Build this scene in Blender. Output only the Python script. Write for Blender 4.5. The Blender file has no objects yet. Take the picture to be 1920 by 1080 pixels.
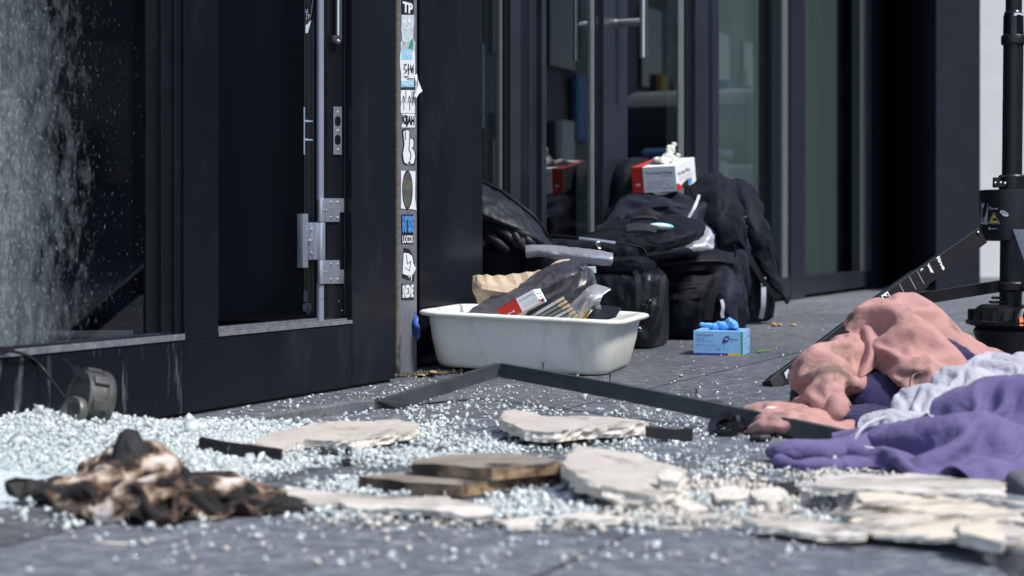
import bpy, bmesh, math, random
import numpy as np
from mathutils import Vector, Matrix, Euler, noise as mnoise
R = math.radians
random.seed(7); rng = np.random.default_rng(7)
scn = bpy.context.scene

# ------------------------------------------------------------------ camera, sky, sun, exposure
CH, FP, HY = 0.33, 3200.0, 436.0          # camera height, focal length in px of a 1920 frame, horizon row
cam = bpy.data.cameras.new('camera'); camo = bpy.data.objects.new('camera', cam)
scn.collection.objects.link(camo); scn.camera = camo
camo.location = (0, 0, CH); camo.rotation_euler = (R(90), 0, 0)
cam.sensor_width = 36; cam.lens = 36*FP/1920; cam.shift_y = -(540-HY)/1920
cam.clip_start = 0.05; cam.clip_end = 500
cam.dof.use_dof = True; cam.dof.focus_distance = 3.8; cam.dof.aperture_fstop = 5.2
SUN_EL, SUN_AZ = 55, 122                   # elevation, degrees clockwise from +Y (towards +X)
w = bpy.data.worlds.new('World'); scn.world = w; w.use_nodes = True
nt = w.node_tree; sky = nt.nodes.new('ShaderNodeTexSky'); sky.sky_type = 'NISHITA'; sky.sun_disc = False
sky.sun_elevation = R(SUN_EL); sky.sun_rotation = R(SUN_AZ)
bg = nt.nodes['Background']; nt.links.new(sky.outputs[0], bg.inputs[0]); bg.inputs[1].default_value = 0.15
sl = bpy.data.lights.new('sun', 'SUN'); sl.energy = 2.8; sl.angle = R(11); sl.color = (1, .96, .9)
so = bpy.data.objects.new('sun', sl); scn.collection.objects.link(so)
sd = Vector((math.sin(R(SUN_AZ))*math.cos(R(SUN_EL)), math.cos(R(SUN_AZ))*math.cos(R(SUN_EL)), math.sin(R(SUN_EL))))
so.rotation_euler = sd.to_track_quat('Z', 'Y').to_euler()
scn.view_settings.view_transform = 'Standard'; scn.view_settings.look = 'None'
scn.view_settings.exposure = 0.72; scn.view_settings.gamma = 1
scn.render.engine = 'CYCLES'

# ------------------------------------------------------------------ coordinates
def P(px, py, Y): return Vector(((px-960)*Y/FP, Y, CH-(py-HY)*Y/FP))
def Q(px, py, z=0.0):
    Y = FP*(CH-z)/(py-HY); return Vector(((px-960)*Y/FP, Y, z))
D = Vector((1460, 3200, 0)).normalized()          # along the shop front, away from the camera
N = Vector((D.y, -D.x, 0))                         # out of the shop front, to the street
A0 = Q(500, 755)
def F(s, o, z): return A0 + D*s + N*o + Vector((0, 0, z))
def S(px, o):
    t = (px-960)/FP; p = A0 + N*o
    return (t*p.y - p.x)/(D.x - t*D.y)
def RP(px, py, o):                                  # ray meets the vertical plane at offset o
    s = S(px, o); y = (A0 + D*s + N*o).y
    return F(s, o, CH-(py-HY)*y/FP)
def so_of(p):
    q = p - A0; return q.dot(D), q.dot(N)

# ------------------------------------------------------------------ materials
def nodes(name):
    m = bpy.data.materials.new(name); m.use_nodes = True
    return m, m.node_tree, m.node_tree.nodes, m.node_tree.links, m.node_tree.nodes['Principled BSDF']
def ramp(n, stops, interp='LINEAR'):
    r = n.new('ShaderNodeValToRGB'); r.color_ramp.interpolation = interp
    e = r.color_ramp.elements
    while len(e) < len(stops): e.new(0.5)
    for i, (p, c) in enumerate(stops):
        e[i].position = p; e[i].color = (c, c, c, 1) if not hasattr(c, '__len__') else (*c, 1)
    return r
def noisetex(n, l, scale, detail=5, rough=.6, stretch=(1,1,1), coord='Object', dist=0, rot=(0,0,0)):
    tc = n.new('ShaderNodeTexCoord'); mp = n.new('ShaderNodeMapping')
    mp.inputs['Scale'].default_value = stretch; mp.inputs['Rotation'].default_value = rot
    t = n.new('ShaderNodeTexNoise'); t.inputs['Scale'].default_value = scale
    t.inputs['Detail'].default_value = detail; t.inputs['Roughness'].default_value = rough
    t.inputs['Distortion'].default_value = dist
    l.new(tc.outputs[coord], mp.inputs[0]); l.new(mp.outputs[0], t.inputs[0]); return t
def mat(name, c1, c2=None, scale=12, rough=.6, metal=0, spec=.5, bump=0, bscale=60, bdist=.002,
        stretch=(1,1,1), lo=.35, hi=.65, sheen=0, rough2=None, detail=6, c3=None, s3=40, l3=.6, h3=.7, coat=0, crease=0, cs=26):
    m, t, n, l, b = nodes(name)
    b.inputs['Roughness'].default_value = rough; b.inputs['Metallic'].default_value = metal
    b.inputs['Specular IOR Level'].default_value = spec
    if sheen: b.inputs['Sheen Weight'].default_value = sheen; b.inputs['Sheen Roughness'].default_value = .4
    if coat: b.inputs['Coat Weight'].default_value = coat
    b.inputs['Base Color'].default_value = (*c1, 1)
    if c2:
        x = noisetex(n, l, scale, detail, .6, stretch); r = ramp(n, [(lo, c1), (hi, c2)])
        l.new(x.outputs[0], r.inputs[0]); out = r.outputs[0]
        if rough2 is not None:
            rr = ramp(n, [(lo, rough), (hi, rough2)]); l.new(x.outputs[0], rr.inputs[0]); l.new(rr.outputs[0], b.inputs['Roughness'])
        if c3:
            y = noisetex(n, l, s3, 6, .65, stretch); r3 = ramp(n, [(l3, 0), (h3, 1)]); l.new(y.outputs[0], r3.inputs[0])
            mx = n.new('ShaderNodeMix'); mx.data_type = 'RGBA'
            l.new(r3.outputs[0], mx.inputs[0]); l.new(out, mx.inputs[6]); mx.inputs[7].default_value = (*c3, 1); out = mx.outputs[2]
        l.new(out, b.inputs['Base Color'])
    if bump:
        x = noisetex(n, l, bscale, 6, .6, stretch); bp = n.new('ShaderNodeBump')
        bp.inputs['Strength'].default_value = bump; bp.inputs['Distance'].default_value = bdist
        l.new(x.outputs[0], bp.inputs['Height']); l.new(bp.outputs[0], b.inputs['Normal'])
        if crease:      # sharp little creases and pulls in the weave
            y = noisetex(n, l, cs, 3, .5, (1,1,1.4), dist=.6); mm = n.new('ShaderNodeMath'); mm.operation = 'SUBTRACT'; mm.inputs[1].default_value = .5; l.new(y.outputs[0], mm.inputs[0])
            ma = n.new('ShaderNodeMath'); ma.operation = 'ABSOLUTE'; l.new(mm.outputs[0], ma.inputs[0]); mq = n.new('ShaderNodeMath'); mq.operation = 'POWER'; mq.inputs[1].default_value = .55; l.new(ma.outputs[0], mq.inputs[0])
            b2 = n.new('ShaderNodeBump'); b2.inputs['Strength'].default_value = crease; b2.inputs['Distance'].default_value = .010
            l.new(mq.outputs[0], b2.inputs['Height']); l.new(b2.outputs[0], bp.inputs['Normal'])
    return m
def glass(name, tint=(.55,.6,.62), ior=1.9, rough=0.0, splash=False):
    m, t, n, l, b = nodes(name); n.remove(b); out = n['Material Output']
    tr = n.new('ShaderNodeBsdfTransparent'); tr.inputs[0].default_value = (*tint, 1)
    gl = n.new('ShaderNodeBsdfGlossy'); gl.inputs['Roughness'].default_value = rough
    fr = n.new('ShaderNodeFresnel'); ge = n.new('ShaderNodeNewGeometry'); mi_ = n.new('ShaderNodeMix')   # same reflectance from both sides of the pane
    mi_.inputs[2].default_value = ior; mi_.inputs[3].default_value = 1/ior; l.new(ge.outputs['Backfacing'], mi_.inputs[0]); l.new(mi_.outputs[0], fr.inputs[0])
    mx = n.new('ShaderNodeMixShader'); l.new(fr.outputs[0], mx.inputs[0]); l.new(tr.outputs[0], mx.inputs[1]); l.new(gl.outputs[0], mx.inputs[2])
    last = mx
    if splash:   # dried spray on the pane: thick to the left, spots and runs at its edge
        tc = n.new('ShaderNodeTexCoord'); sx = n.new('ShaderNodeSeparateXYZ'); l.new(tc.outputs['Object'], sx.inputs[0])
        n1 = noisetex(n, l, 10, 5, .7, (1,1,.6)); n2 = noisetex(n, l, 200, 3, .6, (1,1,.45)); n3 = noisetex(n, l, 40, 6, .75, (1,1,.45))
        def math_(op, a, bb, cl=False):
            q = n.new('ShaderNodeMath'); q.operation = op; q.use_clamp = cl
            for i, v in enumerate((a, bb)):
                if isinstance(v, (int, float)): q.inputs[i].default_value = v
                else: l.new(v, q.inputs[i])
            return q.outputs[0]
        # object x = distance along the front from the pane's right edge (negative), z = height
        g = math_('MULTIPLY', math_('ADD', sx.outputs[0], .150), -9)          # grows to the left
        zz = math_('MULTIPLY', math_('ABSOLUTE', math_('ADD', sx.outputs[2], -.36), 0), -1.2)
        dens = math_('ADD', math_('ADD', g, zz), math_('MULTIPLY', math_('SUBTRACT', n1.outputs[0], .5), 2.4))
        fine = math_('ADD', dens, math_('MULTIPLY', math_('SUBTRACT', n3.outputs[0], .52), 5.0))
        n4 = noisetex(n, l, 120, 5, .75, (1,1,.5)); n5 = noisetex(n, l, 260, 2, .5, (1,1,.22))
        body = math_('MULTIPLY', math_('MULTIPLY', math_('MULTIPLY', fine, .42, True), math_('MULTIPLY', math_('SUBTRACT', n4.outputs[0], .12), 1.9, True)), .66)
        sp = math_('MULTIPLY', math_('SUBTRACT', n2.outputs[0], math_('SUBTRACT', .665, math_('MULTIPLY', math_('MAXIMUM', math_('ADD', dens, 1.4), 0), .035))), 12, True)
        sp2 = math_('MULTIPLY', math_('SUBTRACT', n5.outputs[0], .70), 14, True)
        cov = math_('MINIMUM', math_('ADD', math_('ADD', body, math_('MULTIPLY', sp, .38)), math_('MULTIPLY', sp2, .35)), .7)
        df = n.new('ShaderNodeBsdfDiffuse'); df.inputs[0].default_value = (.26,.315,.35,1)
        m2 = n.new('ShaderNodeMixShader'); l.new(cov, m2.inputs[0]); l.new(mx.outputs[0], m2.inputs[1]); l.new(df.outputs[0], m2.inputs[2]); last = m2
    l.new(last.outputs[0], out.inputs[0]); return m
def plastic_film(name, tint=(.92,.93,.96), amount=.35, rough=.12, dif=.25):
    m, t, n, l, b = nodes(name); n.remove(b); out = n['Material Output']
    tr = n.new('ShaderNodeBsdfTransparent'); tr.inputs[0].default_value = (*tint, 1)
    gl = n.new('ShaderNodeBsdfGlossy'); gl.inputs['Roughness'].default_value = rough
    df = n.new('ShaderNodeBsdfDiffuse'); df.inputs[0].default_value = (.75,.77,.82,1)
    a = n.new('ShaderNodeMixShader'); a.inputs[0].default_value = dif/(dif+amount); l.new(gl.outputs[0], a.inputs[1]); l.new(df.outputs[0], a.inputs[2])
    c = n.new('ShaderNodeMixShader'); c.inputs[0].default_value = amount+dif; l.new(tr.outputs[0], c.inputs[1]); l.new(a.outputs[0], c.inputs[2])
    x = noisetex(n, l, 45, 4, .6); bp = n.new('ShaderNodeBump'); bp.inputs['Strength'].default_value = .8; bp.inputs['Distance'].default_value = .004
    l.new(x.outputs[0], bp.inputs['Height']); l.new(bp.outputs[0], gl.inputs['Normal'])
    l.new(c.outputs[0], out.inputs[0]); return m

M = {}
M['panel'] = mat('dark_coated_metal', (.0045,.0055,.0095), (.007,.0085,.013), 3, .22, 0, .24, bump=.015, bscale=4, rough2=.34, c3=(.03,.034,.043), s3=9, l3=.55, h3=.95, stretch=(1,1,.4))
M['panel_splash'] = mat('splashed_coated_metal', (.005,.006,.010), (.008,.0095,.014), 3, .25, 0, .24, bump=.02, bscale=4, c3=(.16,.18,.21), s3=30, l3=.60, h3=.78, stretch=(1,1,.16))
M['frame'] = mat('anthracite_frame', (.016,.018,.028), (.021,.024,.036), 5, .38, 0, .35, c3=(.05,.053,.062), s3=18, l3=.6, h3=.85)
M['frame_lit'] = mat('slate_frame', (.015,.0175,.029), (.021,.024,.038), 5, .4, 0, .4, c3=(.06,.065,.075), s3=18, l3=.6, h3=.85)
M['black'] = mat('black_rebate', (.004,.005,.008), (.007,.008,.012), 30, .35, 0, .4)
M['blackmat'] = mat('black_plastic', (.006,.006,.008), (.010,.010,.013), 30, .38, 0, .45)
M['alu'] = mat('satin_aluminium', (.42,.46,.54), (.5,.54,.62), 30, .38, .75, .5, stretch=(1,1,.1))
M['alubar'] = mat('grey_gasket_bar', (.22,.25,.32), (.26,.29,.37), 20, .5, .2, .4, stretch=(1,1,.1))
M['steel'] = mat('brushed_steel', (.55,.55,.56), (.65,.65,.66), 60, .28, 1, .5, stretch=(1,1,.1))
M['post'] = mat('grey_post_metal', (.14,.15,.18), (.19,.2,.235), 30, .5, .2, .4, stretch=(1,1,.3), c3=(.05,.05,.06), s3=60, l3=.62, h3=.72)
M['caulk'] = mat('old_sealant', (.10,.095,.08), (.16,.15,.13), 80, .8, bump=.6, bscale=120)
M['leaf_black'] = mat('black_door_leaf', (.0015,.0022,.006), (.002,.003,.008), 3, .5, 0, .12)
M['sill'] = mat('sill_edge_highlight', (.5,.52,.56), (.28,.3,.34), 60, .33, .7)  # highlight along the sill lip, put into a bright metal colour
M['interior'] = mat('dark_interior', (.005,.007,.013), (.007,.009,.017), 4, .6)
M['intfloor'] = mat('interior_floor', (.05,.055,.065), (.07,.075,.085), 14, .5)
M['curtain'] = mat('pale_interior_screen', (.15,.185,.185), (.22,.255,.25), 3, .8, stretch=(1,1,.2))
M['glassA'] = glass('splashed_window_glass', (.5,.55,.6), 1.7, 0.02, True)
M['glassB'] = glass('door_glass', (.62,.70,.69), 3.0)
M['white_wall'] = mat('white_render', (.78,.79,.80), (.84,.85,.86), 6, .85, bump=.15, bscale=90)
M['tub'] = mat('off_white_plastic', (.74,.75,.69), (.79,.80,.74), 5, .36, 0, .5, c3=(.44,.42,.36), s3=11, l3=.52, h3=.80, stretch=(1,1,.35))
M['white'] = mat('white_card', (.82,.84,.88), (.86,.87,.90), 8, .5)
M['red'] = mat('red_print', (.48,.022,.012), (.53,.03,.018), 8, .45)
M['ink'] = mat('dark_ink', (.05,.06,.12), None, rough=.6)
M['pinkink'] = mat('pale_red_ink', (.62,.42,.46), None, rough=.6)
M['bluebox'] = mat('light_blue_card', (.24,.50,.80), (.28,.54,.83), 8, .45)
M['navyink'] = mat('navy_print', (.02,.03,.25), None, rough=.5)
M['yellow'] = mat('yellow_print', (.75,.5,.03), None, rough=.5)
M['green'] = mat('green_print', (.02,.28,.16), None, rough=.5)
M['bluglove'] = mat('blue_nitrile', (.10,.38,.85), (.16,.46,.9), 30, .4, bump=.2, bscale=60)
M['latex'] = mat('white_latex', (.75,.73,.66), (.8,.79,.74), 30, .45, bump=.2, bscale=60)
M['paper'] = mat('brown_kraft_paper', (.46,.36,.25), (.56,.45,.33), 14, .75, bump=.7, bscale=16, bdist=.008)
M['card'] = mat('brown_cardboard', (.23,.16,.11), (.30,.22,.15), 14, .75, bump=.2, bscale=50)
M['darkbag'] = mat('dark_grey_film_bag', (.035,.038,.05), (.075,.072,.09), 7, .34, 0, .5, bump=.5, bscale=20, bdist=.008)
M['film'] = plastic_film('clear_film')
M['glove'] = mat('soft_black_leather', (.006,.007,.010), (.014,.016,.021), 22, .5, 0, .35, bump=.4, bscale=90, bdist=.002)
M['filmbag'] = plastic_film('clear_bag_film', (.8,.8,.82), .22, .08, .08)
M['nylon'] = mat('black_nylon', (.003,.004,.0085), (.006,.0078,.0145), 16, .65, 0, .16, bump=.25, bscale=300, bdist=.001, sheen=.015, crease=.22, cs=8)
M['nylon2'] = mat('blue_black_canvas', (.010,.013,.024), (.016,.020,.036), 10, .65, 0, .18, bump=.25, bscale=260, bdist=.001, sheen=.03, crease=.25, cs=8)
M['webbing'] = mat('black_webbing', (.01,.011,.015), (.018,.019,.025), 200, .6, 0, .3)
M['leather'] = mat('black_leather', (.004,.005,.007), (.009,.01,.014), 30, .36, 0, .5, bump=.5, bscale=70, bdist=.003)
M['reflect'] = mat('grey_reflective_tape', (.4,.42,.47), (.5,.52,.57), 60, .4)
M['pink'] = mat('dusty_pink_fleece', crease=.30, cs=11, c1=(.42,.225,.205), c2=(.47,.27,.245), scale=9, rough=.9, spec=.15, bump=.3, bscale=400, bdist=.0008, sheen=.08, c3=(.17,.115,.095), s3=12, l3=.53, h3=.66)
M['purple'] = mat('purple_fleece', (.118,.096,.215), (.140,.116,.245), 9, .88, 0, .2, bump=.3, bscale=400, bdist=.0008, sheen=.12, crease=.5, cs=12)
M['navy'] = mat('navy_cloth', (.022,.018,.065), (.032,.026,.085), 9, .85, 0, .2, bump=.3, bscale=300, bdist=.0008, sheen=.2, crease=.5, cs=14)
M['lilac'] = mat('light_grey_jersey', (.40,.40,.45), (.47,.47,.52), 12, .88, 0, .2, bump=.35, bscale=380, bdist=.0008, sheen=.1, crease=.5, cs=18)
M['greycloth'] = mat('dark_grey_cloth', (.10,.095,.11), (.13,.125,.14), 12, .85, bump=.3, bscale=200)
M['bar'] = mat('scuffed_dark_metal', (.055,.065,.075), (.085,.098,.108), 18, .4, .35, .5, stretch=(1,1,1), c3=(.2,.21,.21), s3=70, l3=.62, h3=.8, bump=.1, bscale=60)
M['barlight'] = mat('bare_grey_metal', (.12,.125,.13), (.21,.215,.22), 22, .5, .3, c3=(.07,.07,.075), s3=50, l3=.55, h3=.7)
M['plaster'] = mat('grey_board_paper', (.42,.38,.34), (.5,.46,.41), 9, .85, bump=.5, bscale=50, bdist=.003, c3=(.20,.175,.15), s3=22, l3=.54, h3=.72)
M['gypsum'] = mat('broken_gypsum', (.60,.56,.49), (.72,.68,.62), 40, .9, bump=1, bscale=120, bdist=.006)
M['wood'] = mat('splintered_pale_wood', (.58,.50,.40), (.68,.61,.51), 12, .8, stretch=(.15,1,1), bump=.9, bscale=50, bdist=.005, c3=(.24,.19,.14), s3=34, l3=.54, h3=.68)
M['woodgrey'] = mat('weathered_board', (.36,.32,.28), (.68,.64,.59), 13, .8, stretch=(.25,1,1), bump=.8, bscale=50, bdist=.005, c3=(.14,.12,.10), s3=30, l3=.54, h3=.66)
M['burnt'] = mat('charred_board', (.012,.01,.009), (.36,.25,.15), 9, .6, bump=.5, bscale=60, bdist=.003, lo=.42, hi=.62, c3=(.06,.035,.02), s3=20, l3=.5, h3=.65)
M['burnttop'] = mat('scorched_board_face', (.20,.165,.13), (.33,.30,.26), 9, .6, lo=.38, hi=.6, c3=(.03,.022,.016), s3=9, l3=.52, h3=.64)
M['char'] = mat('char', (.006,.006,.007), (.02,.018,.018), 60, .7, bump=1, bscale=90, bdist=.004)
M['rubber'] = mat('black_rubber', (.008,.008,.01), (.016,.016,.018), 60, .55, bump=.5, bscale=200)
M['gloss'] = mat('gloss_black_plastic', (.006,.006,.008), (.01,.01,.012), 40, .15)
def burnt_mat():
    m, t, n, l, b = nodes('burnt_cloth'); x = noisetex(n, l, 17, 5, .6, (1,1,1.6))
    r = ramp(n, [(.26,(.60,.56,.58)),(.40,(.58,.51,.47)),(.45,(.33,.25,.18)),(.495,(.12,.08,.052)),(.53,(.06,.03,.018)),(.55,(.008,.006,.006)),(.75,(.006,.005,.005))])
    l.new(x.outputs[0], r.inputs[0]); l.new(r.outputs[0], b.inputs['Base Color']); b.inputs['Roughness'].default_value = .85; return m
M['burntcloth'] = burnt_mat()
M['soil'] = mat('dark_soil', (.005,.005,.005), (.010,.009,.008), 30, .95, bump=1, bscale=60)
M['duct'] = mat('dull_grey_metal', (.06,.06,.062), (.13,.13,.125), 20, .45, .4, c3=(.04,.04,.04), s3=30, l3=.55, h3=.7)
M['leg'] = mat('satin_black_metal', (.007,.007,.009), (.011,.011,.014), 20, .42, 0, .4)
M['leglit'] = mat('slate_lit_metal', (.06,.07,.10), (.075,.085,.12), 20, .35, .2)  # leg plate's lit face put into lighter grey; plain grey on the door fitting
M['lite'] = mat('white_print', (.72,.74,.78), None, rough=.5)
M['lblue'] = mat('sky_blue_print', (.25,.58,.78), None, rough=.5)
M['blue'] = mat('blue_print', (.08,.28,.68), None, rough=.5)
M['black_ink'] = mat('black_print', (.008,.008,.012), None, rough=.5)
M['purpleink'] = mat('violet_green_print', (.06,.03,.10), (.07,.16,.05), 60, .5, c3=(.25,.09,.08), s3=90, l3=.55, h3=.65)
M['sticker_pale'] = mat('faded_sticker', (.40,.50,.56), (.58,.65,.68), 90, .6)
M['orange'] = mat('orange_print', (.75,.14,.02), None, rough=.5)
M['leaf'] = mat('dry_leaf', (.32,.2,.1), (.42,.3,.18), 40, .8)
M['greenleaf'] = mat('green_leaf', (.1,.22,.02), (.16,.3,.04), 40, .7)
M['fac'] = mat('brown_facade', (.06,.055,.05), (.16,.15,.13), .5, .8)
M['darkglass'] = mat('dark_window', (.02,.025,.03), None, rough=.1)
M['road'] = mat('asphalt', (.05,.05,.055), (.065,.065,.07), 30, .85)
# crushed safety glass
def shard_mat():
    m, t, n, l, b = nodes('crushed_safety_glass')
    b.inputs['Base Color'].default_value = (.90,.97,.97,1); b.inputs['Roughness'].default_value = .06
    b.inputs['IOR'].default_value = 1.5; b.inputs['Transmission Weight'].default_value = .5
    b.inputs['Specular IOR Level'].default_value = .9
    return m
M['shard'] = shard_mat()
# splashes on the left panels: whitish runs, only near the top edge and to the left
def ground_mat():
    m, t, n, l, b = nodes('concrete_paving')
    tc = n.new('ShaderNodeTexCoord'); mp = n.new('ShaderNodeMapping'); ang = math.atan2(D.y, D.x)
    mp.vector_type = 'POINT'
    # rotate so x runs along the shop front
    rot = n.new('ShaderNodeVectorRotate'); rot.rotation_type = 'Z_AXIS'; rot.inputs['Angle'].default_value = -ang
    sub = n.new('ShaderNodeVectorMath'); sub.operation = 'SUBTRACT'; sub.inputs[1].default_value = tuple(A0)
    l.new(tc.outputs['Object'], sub.inputs[0]); l.new(sub.outputs[0], rot.inputs[0])
    ad = n.new('ShaderNodeVectorMath'); ad.operation = 'ADD'; ad.inputs[1].default_value = (-.274, .575, 0)
    l.new(rot.outputs[0], ad.inputs[0])
    # slight waviness of joints
    bt = n.new('ShaderNodeTexBrick'); bt.offset = .5; bt.squash = 1
    bt.inputs['Scale'].default_value = 1; bt.inputs['Brick Width'].default_value = .683; bt.inputs['Row Height'].default_value = .575
    bt.inputs['Mortar Size'].default_value = .0032; bt.inputs['Mortar Smooth'].default_value = .2
    bt.inputs['Color1'].default_value = (.62,.62,.62,1); bt.inputs['Color2'].default_value = (1,1,1,1); bt.inputs['Mortar'].default_value = (.12,.12,.13,1)
    l.new(ad.outputs[0], bt.inputs['Vector'])
    a = noisetex(n, l, 2.2, 6, .6); a2 = noisetex(n, l, 160, 4, .7); a3 = noisetex(n, l, 26, 8, .8, (1,1.9,1), rot=(0,0,R(20)))
    r = ramp(n, [(.3, (.118,.130,.160)), (.7, (.172,.186,.220))]); l.new(a.outputs[0], r.inputs[0])
    mx = n.new('ShaderNodeMix'); mx.data_type = 'RGBA'; mx.blend_type = 'MULTIPLY'; mx.inputs[0].default_value = .55
    l.new(r.outputs[0], mx.inputs[6]); l.new(a2.outputs[0], mx.inputs[7])
    dr = ramp(n, [(.48, 0), (.64, .7)]); l.new(a3.outputs[0], dr.inputs[0])
    m2 = n.new('ShaderNodeMix'); m2.data_type = 'RGBA'; l.new(dr.outputs[0], m2.inputs[0]); l.new(mx.outputs[2], m2.inputs[6]); m2.inputs[7].default_value = (.42,.44,.47,1)
    m3 = n.new('ShaderNodeMix'); m3.data_type = 'RGBA'; m3.blend_type = 'MULTIPLY'; m3.inputs[0].default_value = 1
    l.new(m2.outputs[2], m3.inputs[6]); l.new(bt.outputs[0], m3.inputs[7]); l.new(m3.outputs[2], b.inputs['Base Color'])
    b.inputs['Roughness'].default_value = .62; b.inputs['Specular IOR Level'].default_value = .4
    add = n.new('ShaderNodeMath'); add.operation = 'MULTIPLY_ADD'; l.new(a2.outputs[0], add.inputs[0]); add.inputs[1].default_value = .35
    inv = n.new('ShaderNodeMath'); inv.operation = 'MULTIPLY'; inv.inputs[1].default_value = -2; l.new(bt.outputs[1], inv.inputs[0]); l.new(inv.outputs[0], add.inputs[2])
    ad2 = n.new('ShaderNodeMath'); ad2.operation = 'ADD'; l.new(add.outputs[0], ad2.inputs[0]); l.new(a3.outputs[0], ad2.inputs[1])
    bp = n.new('ShaderNodeBump'); bp.inputs['Strength'].default_value = .6; bp.inputs['Distance'].default_value = .003
    l.new(ad2.outputs[0], bp.inputs['Height']); l.new(bp.outputs[0], b.inputs['Normal'])
    return m
M['ground'] = ground_mat()

# ------------------------------------------------------------------ object helpers
def link(o, parent=None):
    scn.collection.objects.link(o)
    if parent is not None:
        o.parent = parent; o.matrix_parent_inverse = parent.matrix_world.inverted() if False else Matrix()
    return o
def thing(name, label, cat, loc=(0,0,0), group=None):
    o = bpy.data.objects.new(name, None); o.empty_display_size = .05; scn.collection.objects.link(o)
    o.location = loc; o['label'] = label; o['category'] = cat
    if group: o['group'] = group
    o['_w'] = tuple(loc); return o
def worldoff(p):
    v = Vector((0,0,0))
    while p is not None: v += Vector(p.location); p = p.parent
    return v
def finish(name, me, m, parent=None, origin=None, smooth=False, label=None):
    """mesh data is in world coordinates; origin moves the object's own origin"""
    o = bpy.data.objects.new(name, me); scn.collection.objects.link(o)
    po = worldoff(parent); og = Vector(origin) if origin is not None else (po if parent is not None else Vector((0,0,0)))
    if origin is None and parent is None:
        n_ = len(me.vertices)
        if n_:
            a = np.empty(n_*3, 'f'); me.vertices.foreach_get('co', a); a = a.reshape(-1,3)
            og = Vector(((a[:,0].min()+a[:,0].max())/2, (a[:,1].min()+a[:,1].max())/2, a[:,2].min())); og = Vector([float(x) for x in og])
    me.transform(Matrix.Translation(-og))
    o.location = og - po
    if parent is not None: o.parent = parent
    if m is not None and len(me.materials) == 0:
        for k in (m if isinstance(m, (list, tuple)) else [m]): me.materials.append(k)
    if smooth:
        me.polygons.foreach_set('use_smooth', [True]*len(me.polygons))
        if smooth != True:
            try: me.set_sharp_from_angle(angle=R(smooth))
            except Exception: pass
    if label: o['label'] = label
    return o
def tag(o, label=None, cat=None, group=None, kind=None):
    if label: o['label'] = label
    if cat: o['category'] = cat
    if group: o['group'] = group
    if kind: o['kind'] = kind
    return o
def bmobj(name, bm, m, parent=None, bevel=0, smooth=False, origin=None, label=None, seg=2):
    if bevel:
        bmesh.ops.bevel(bm, geom=list(bm.edges), offset=bevel, segments=seg, profile=.5, affect='EDGES', clamp_overlap=True)
    bmesh.ops.recalc_face_normals(bm, faces=bm.faces)
    me = bpy.data.meshes.new(name); bm.to_mesh(me); bm.free()
    return finish(name, me, m, parent, origin, smooth, label)
def hexa(bm, c, mi=0):
    """8 corners: bottom 4, top 4 (same order)"""
    v = [bm.verts.new(p) for p in c]
    for f in ((3,2,1,0),(4,5,6,7),(0,1,5,4),(1,2,6,5),(2,3,7,6),(3,0,4,7)):
        fc = bm.faces.new([v[i] for i in f]); fc.material_index = mi
    return v
def fbox(bm, s0, s1, o0, o1, z0, z1, mi=0):
    hexa(bm, [F(s0,o0,z0),F(s1,o0,z0),F(s1,o1,z0),F(s0,o1,z0),F(s0,o0,z1),F(s1,o0,z1),F(s1,o1,z1),F(s0,o1,z1)], mi)
def wbox(bm, x0,x1,y0,y1,z0,z1, mi=0):
    hexa(bm, [(x0,y0,z0),(x1,y0,z0),(x1,y1,z0),(x0,y1,z0),(x0,y0,z1),(x1,y0,z1),(x1,y1,z1),(x0,y1,z1)], mi)
def obox(bm, c, u, v, wv, a, b, d, mi=0):
    """box centred at c, half sizes a,b,d along unit axes u,v,w"""
    c = Vector(c); k = []
    for sz in (-1, 1):
        for sx, sy in ((-1,-1),(1,-1),(1,1),(-1,1)): k.append(c+u*a*sx+v*b*sy+wv*d*sz)
    return hexa(bm, k, mi)
def fobj(name, boxes, m, parent, bevel=0, smooth=False, label=None):
    bm = bmesh.new()
    for b in boxes: fbox(bm, *b)
    return bmobj(name, bm, m, parent, bevel, smooth, label=label)
def frames(pts, up=Vector((0,0,1))):
    pts = [Vector(p) for p in pts]; out = []
    for i, p in enumerate(pts):
        t = (pts[min(i+1, len(pts)-1)] - pts[max(i-1, 0)]).normalized()
        a = t.cross(up)
        if a.length < 1e-3: a = t.cross(Vector((0,1,0)))
        a.normalize(); out.append((p, t, a, a.cross(t)))
    return out
def tube(bm, pts, rad, seg=12, cap=True, sx=1, sy=1, mi=0, up=Vector((0,0,1))):
    rings = []
    for i, (p, t, a, b) in enumerate(frames(pts, up)):
        r = rad[i] if hasattr(rad, '__len__') else rad
        rings.append([bm.verts.new(p + a*math.cos(2*math.pi*k/seg)*r*sx + b*math.sin(2*math.pi*k/seg)*r*sy) for k in range(seg)])
    for i in range(len(rings)-1):
        for k in range(seg):
            f = bm.faces.new((rings[i][k], rings[i][(k+1)%seg], rings[i+1][(k+1)%seg], rings[i+1][k])); f.material_index = mi
    if cap:
        for r in (rings[0][::-1], rings[-1]):
            f = bm.faces.new(r); f.material_index = mi
def ribbon(bm, pts, half, thick, up=Vector((0,0,1)), mi=0):
    rings = []
    for i, (p, t, a, b) in enumerate(frames(pts, up)):
        h = half[i] if hasattr(half, '__len__') else half
        rings.append([bm.verts.new(p + a*x*h + b*y*thick) for x, y in ((-1,-.5),(1,-.5),(1,.5),(-1,.5))])
    for i in range(len(rings)-1):
        for k in range(4): bm.faces.new((rings[i][k], rings[i][(k+1)%4], rings[i+1][(k+1)%4], rings[i+1][k])).material_index = mi
    bm.faces.new(rings[0][::-1]); bm.faces.new(rings[-1])
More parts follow.
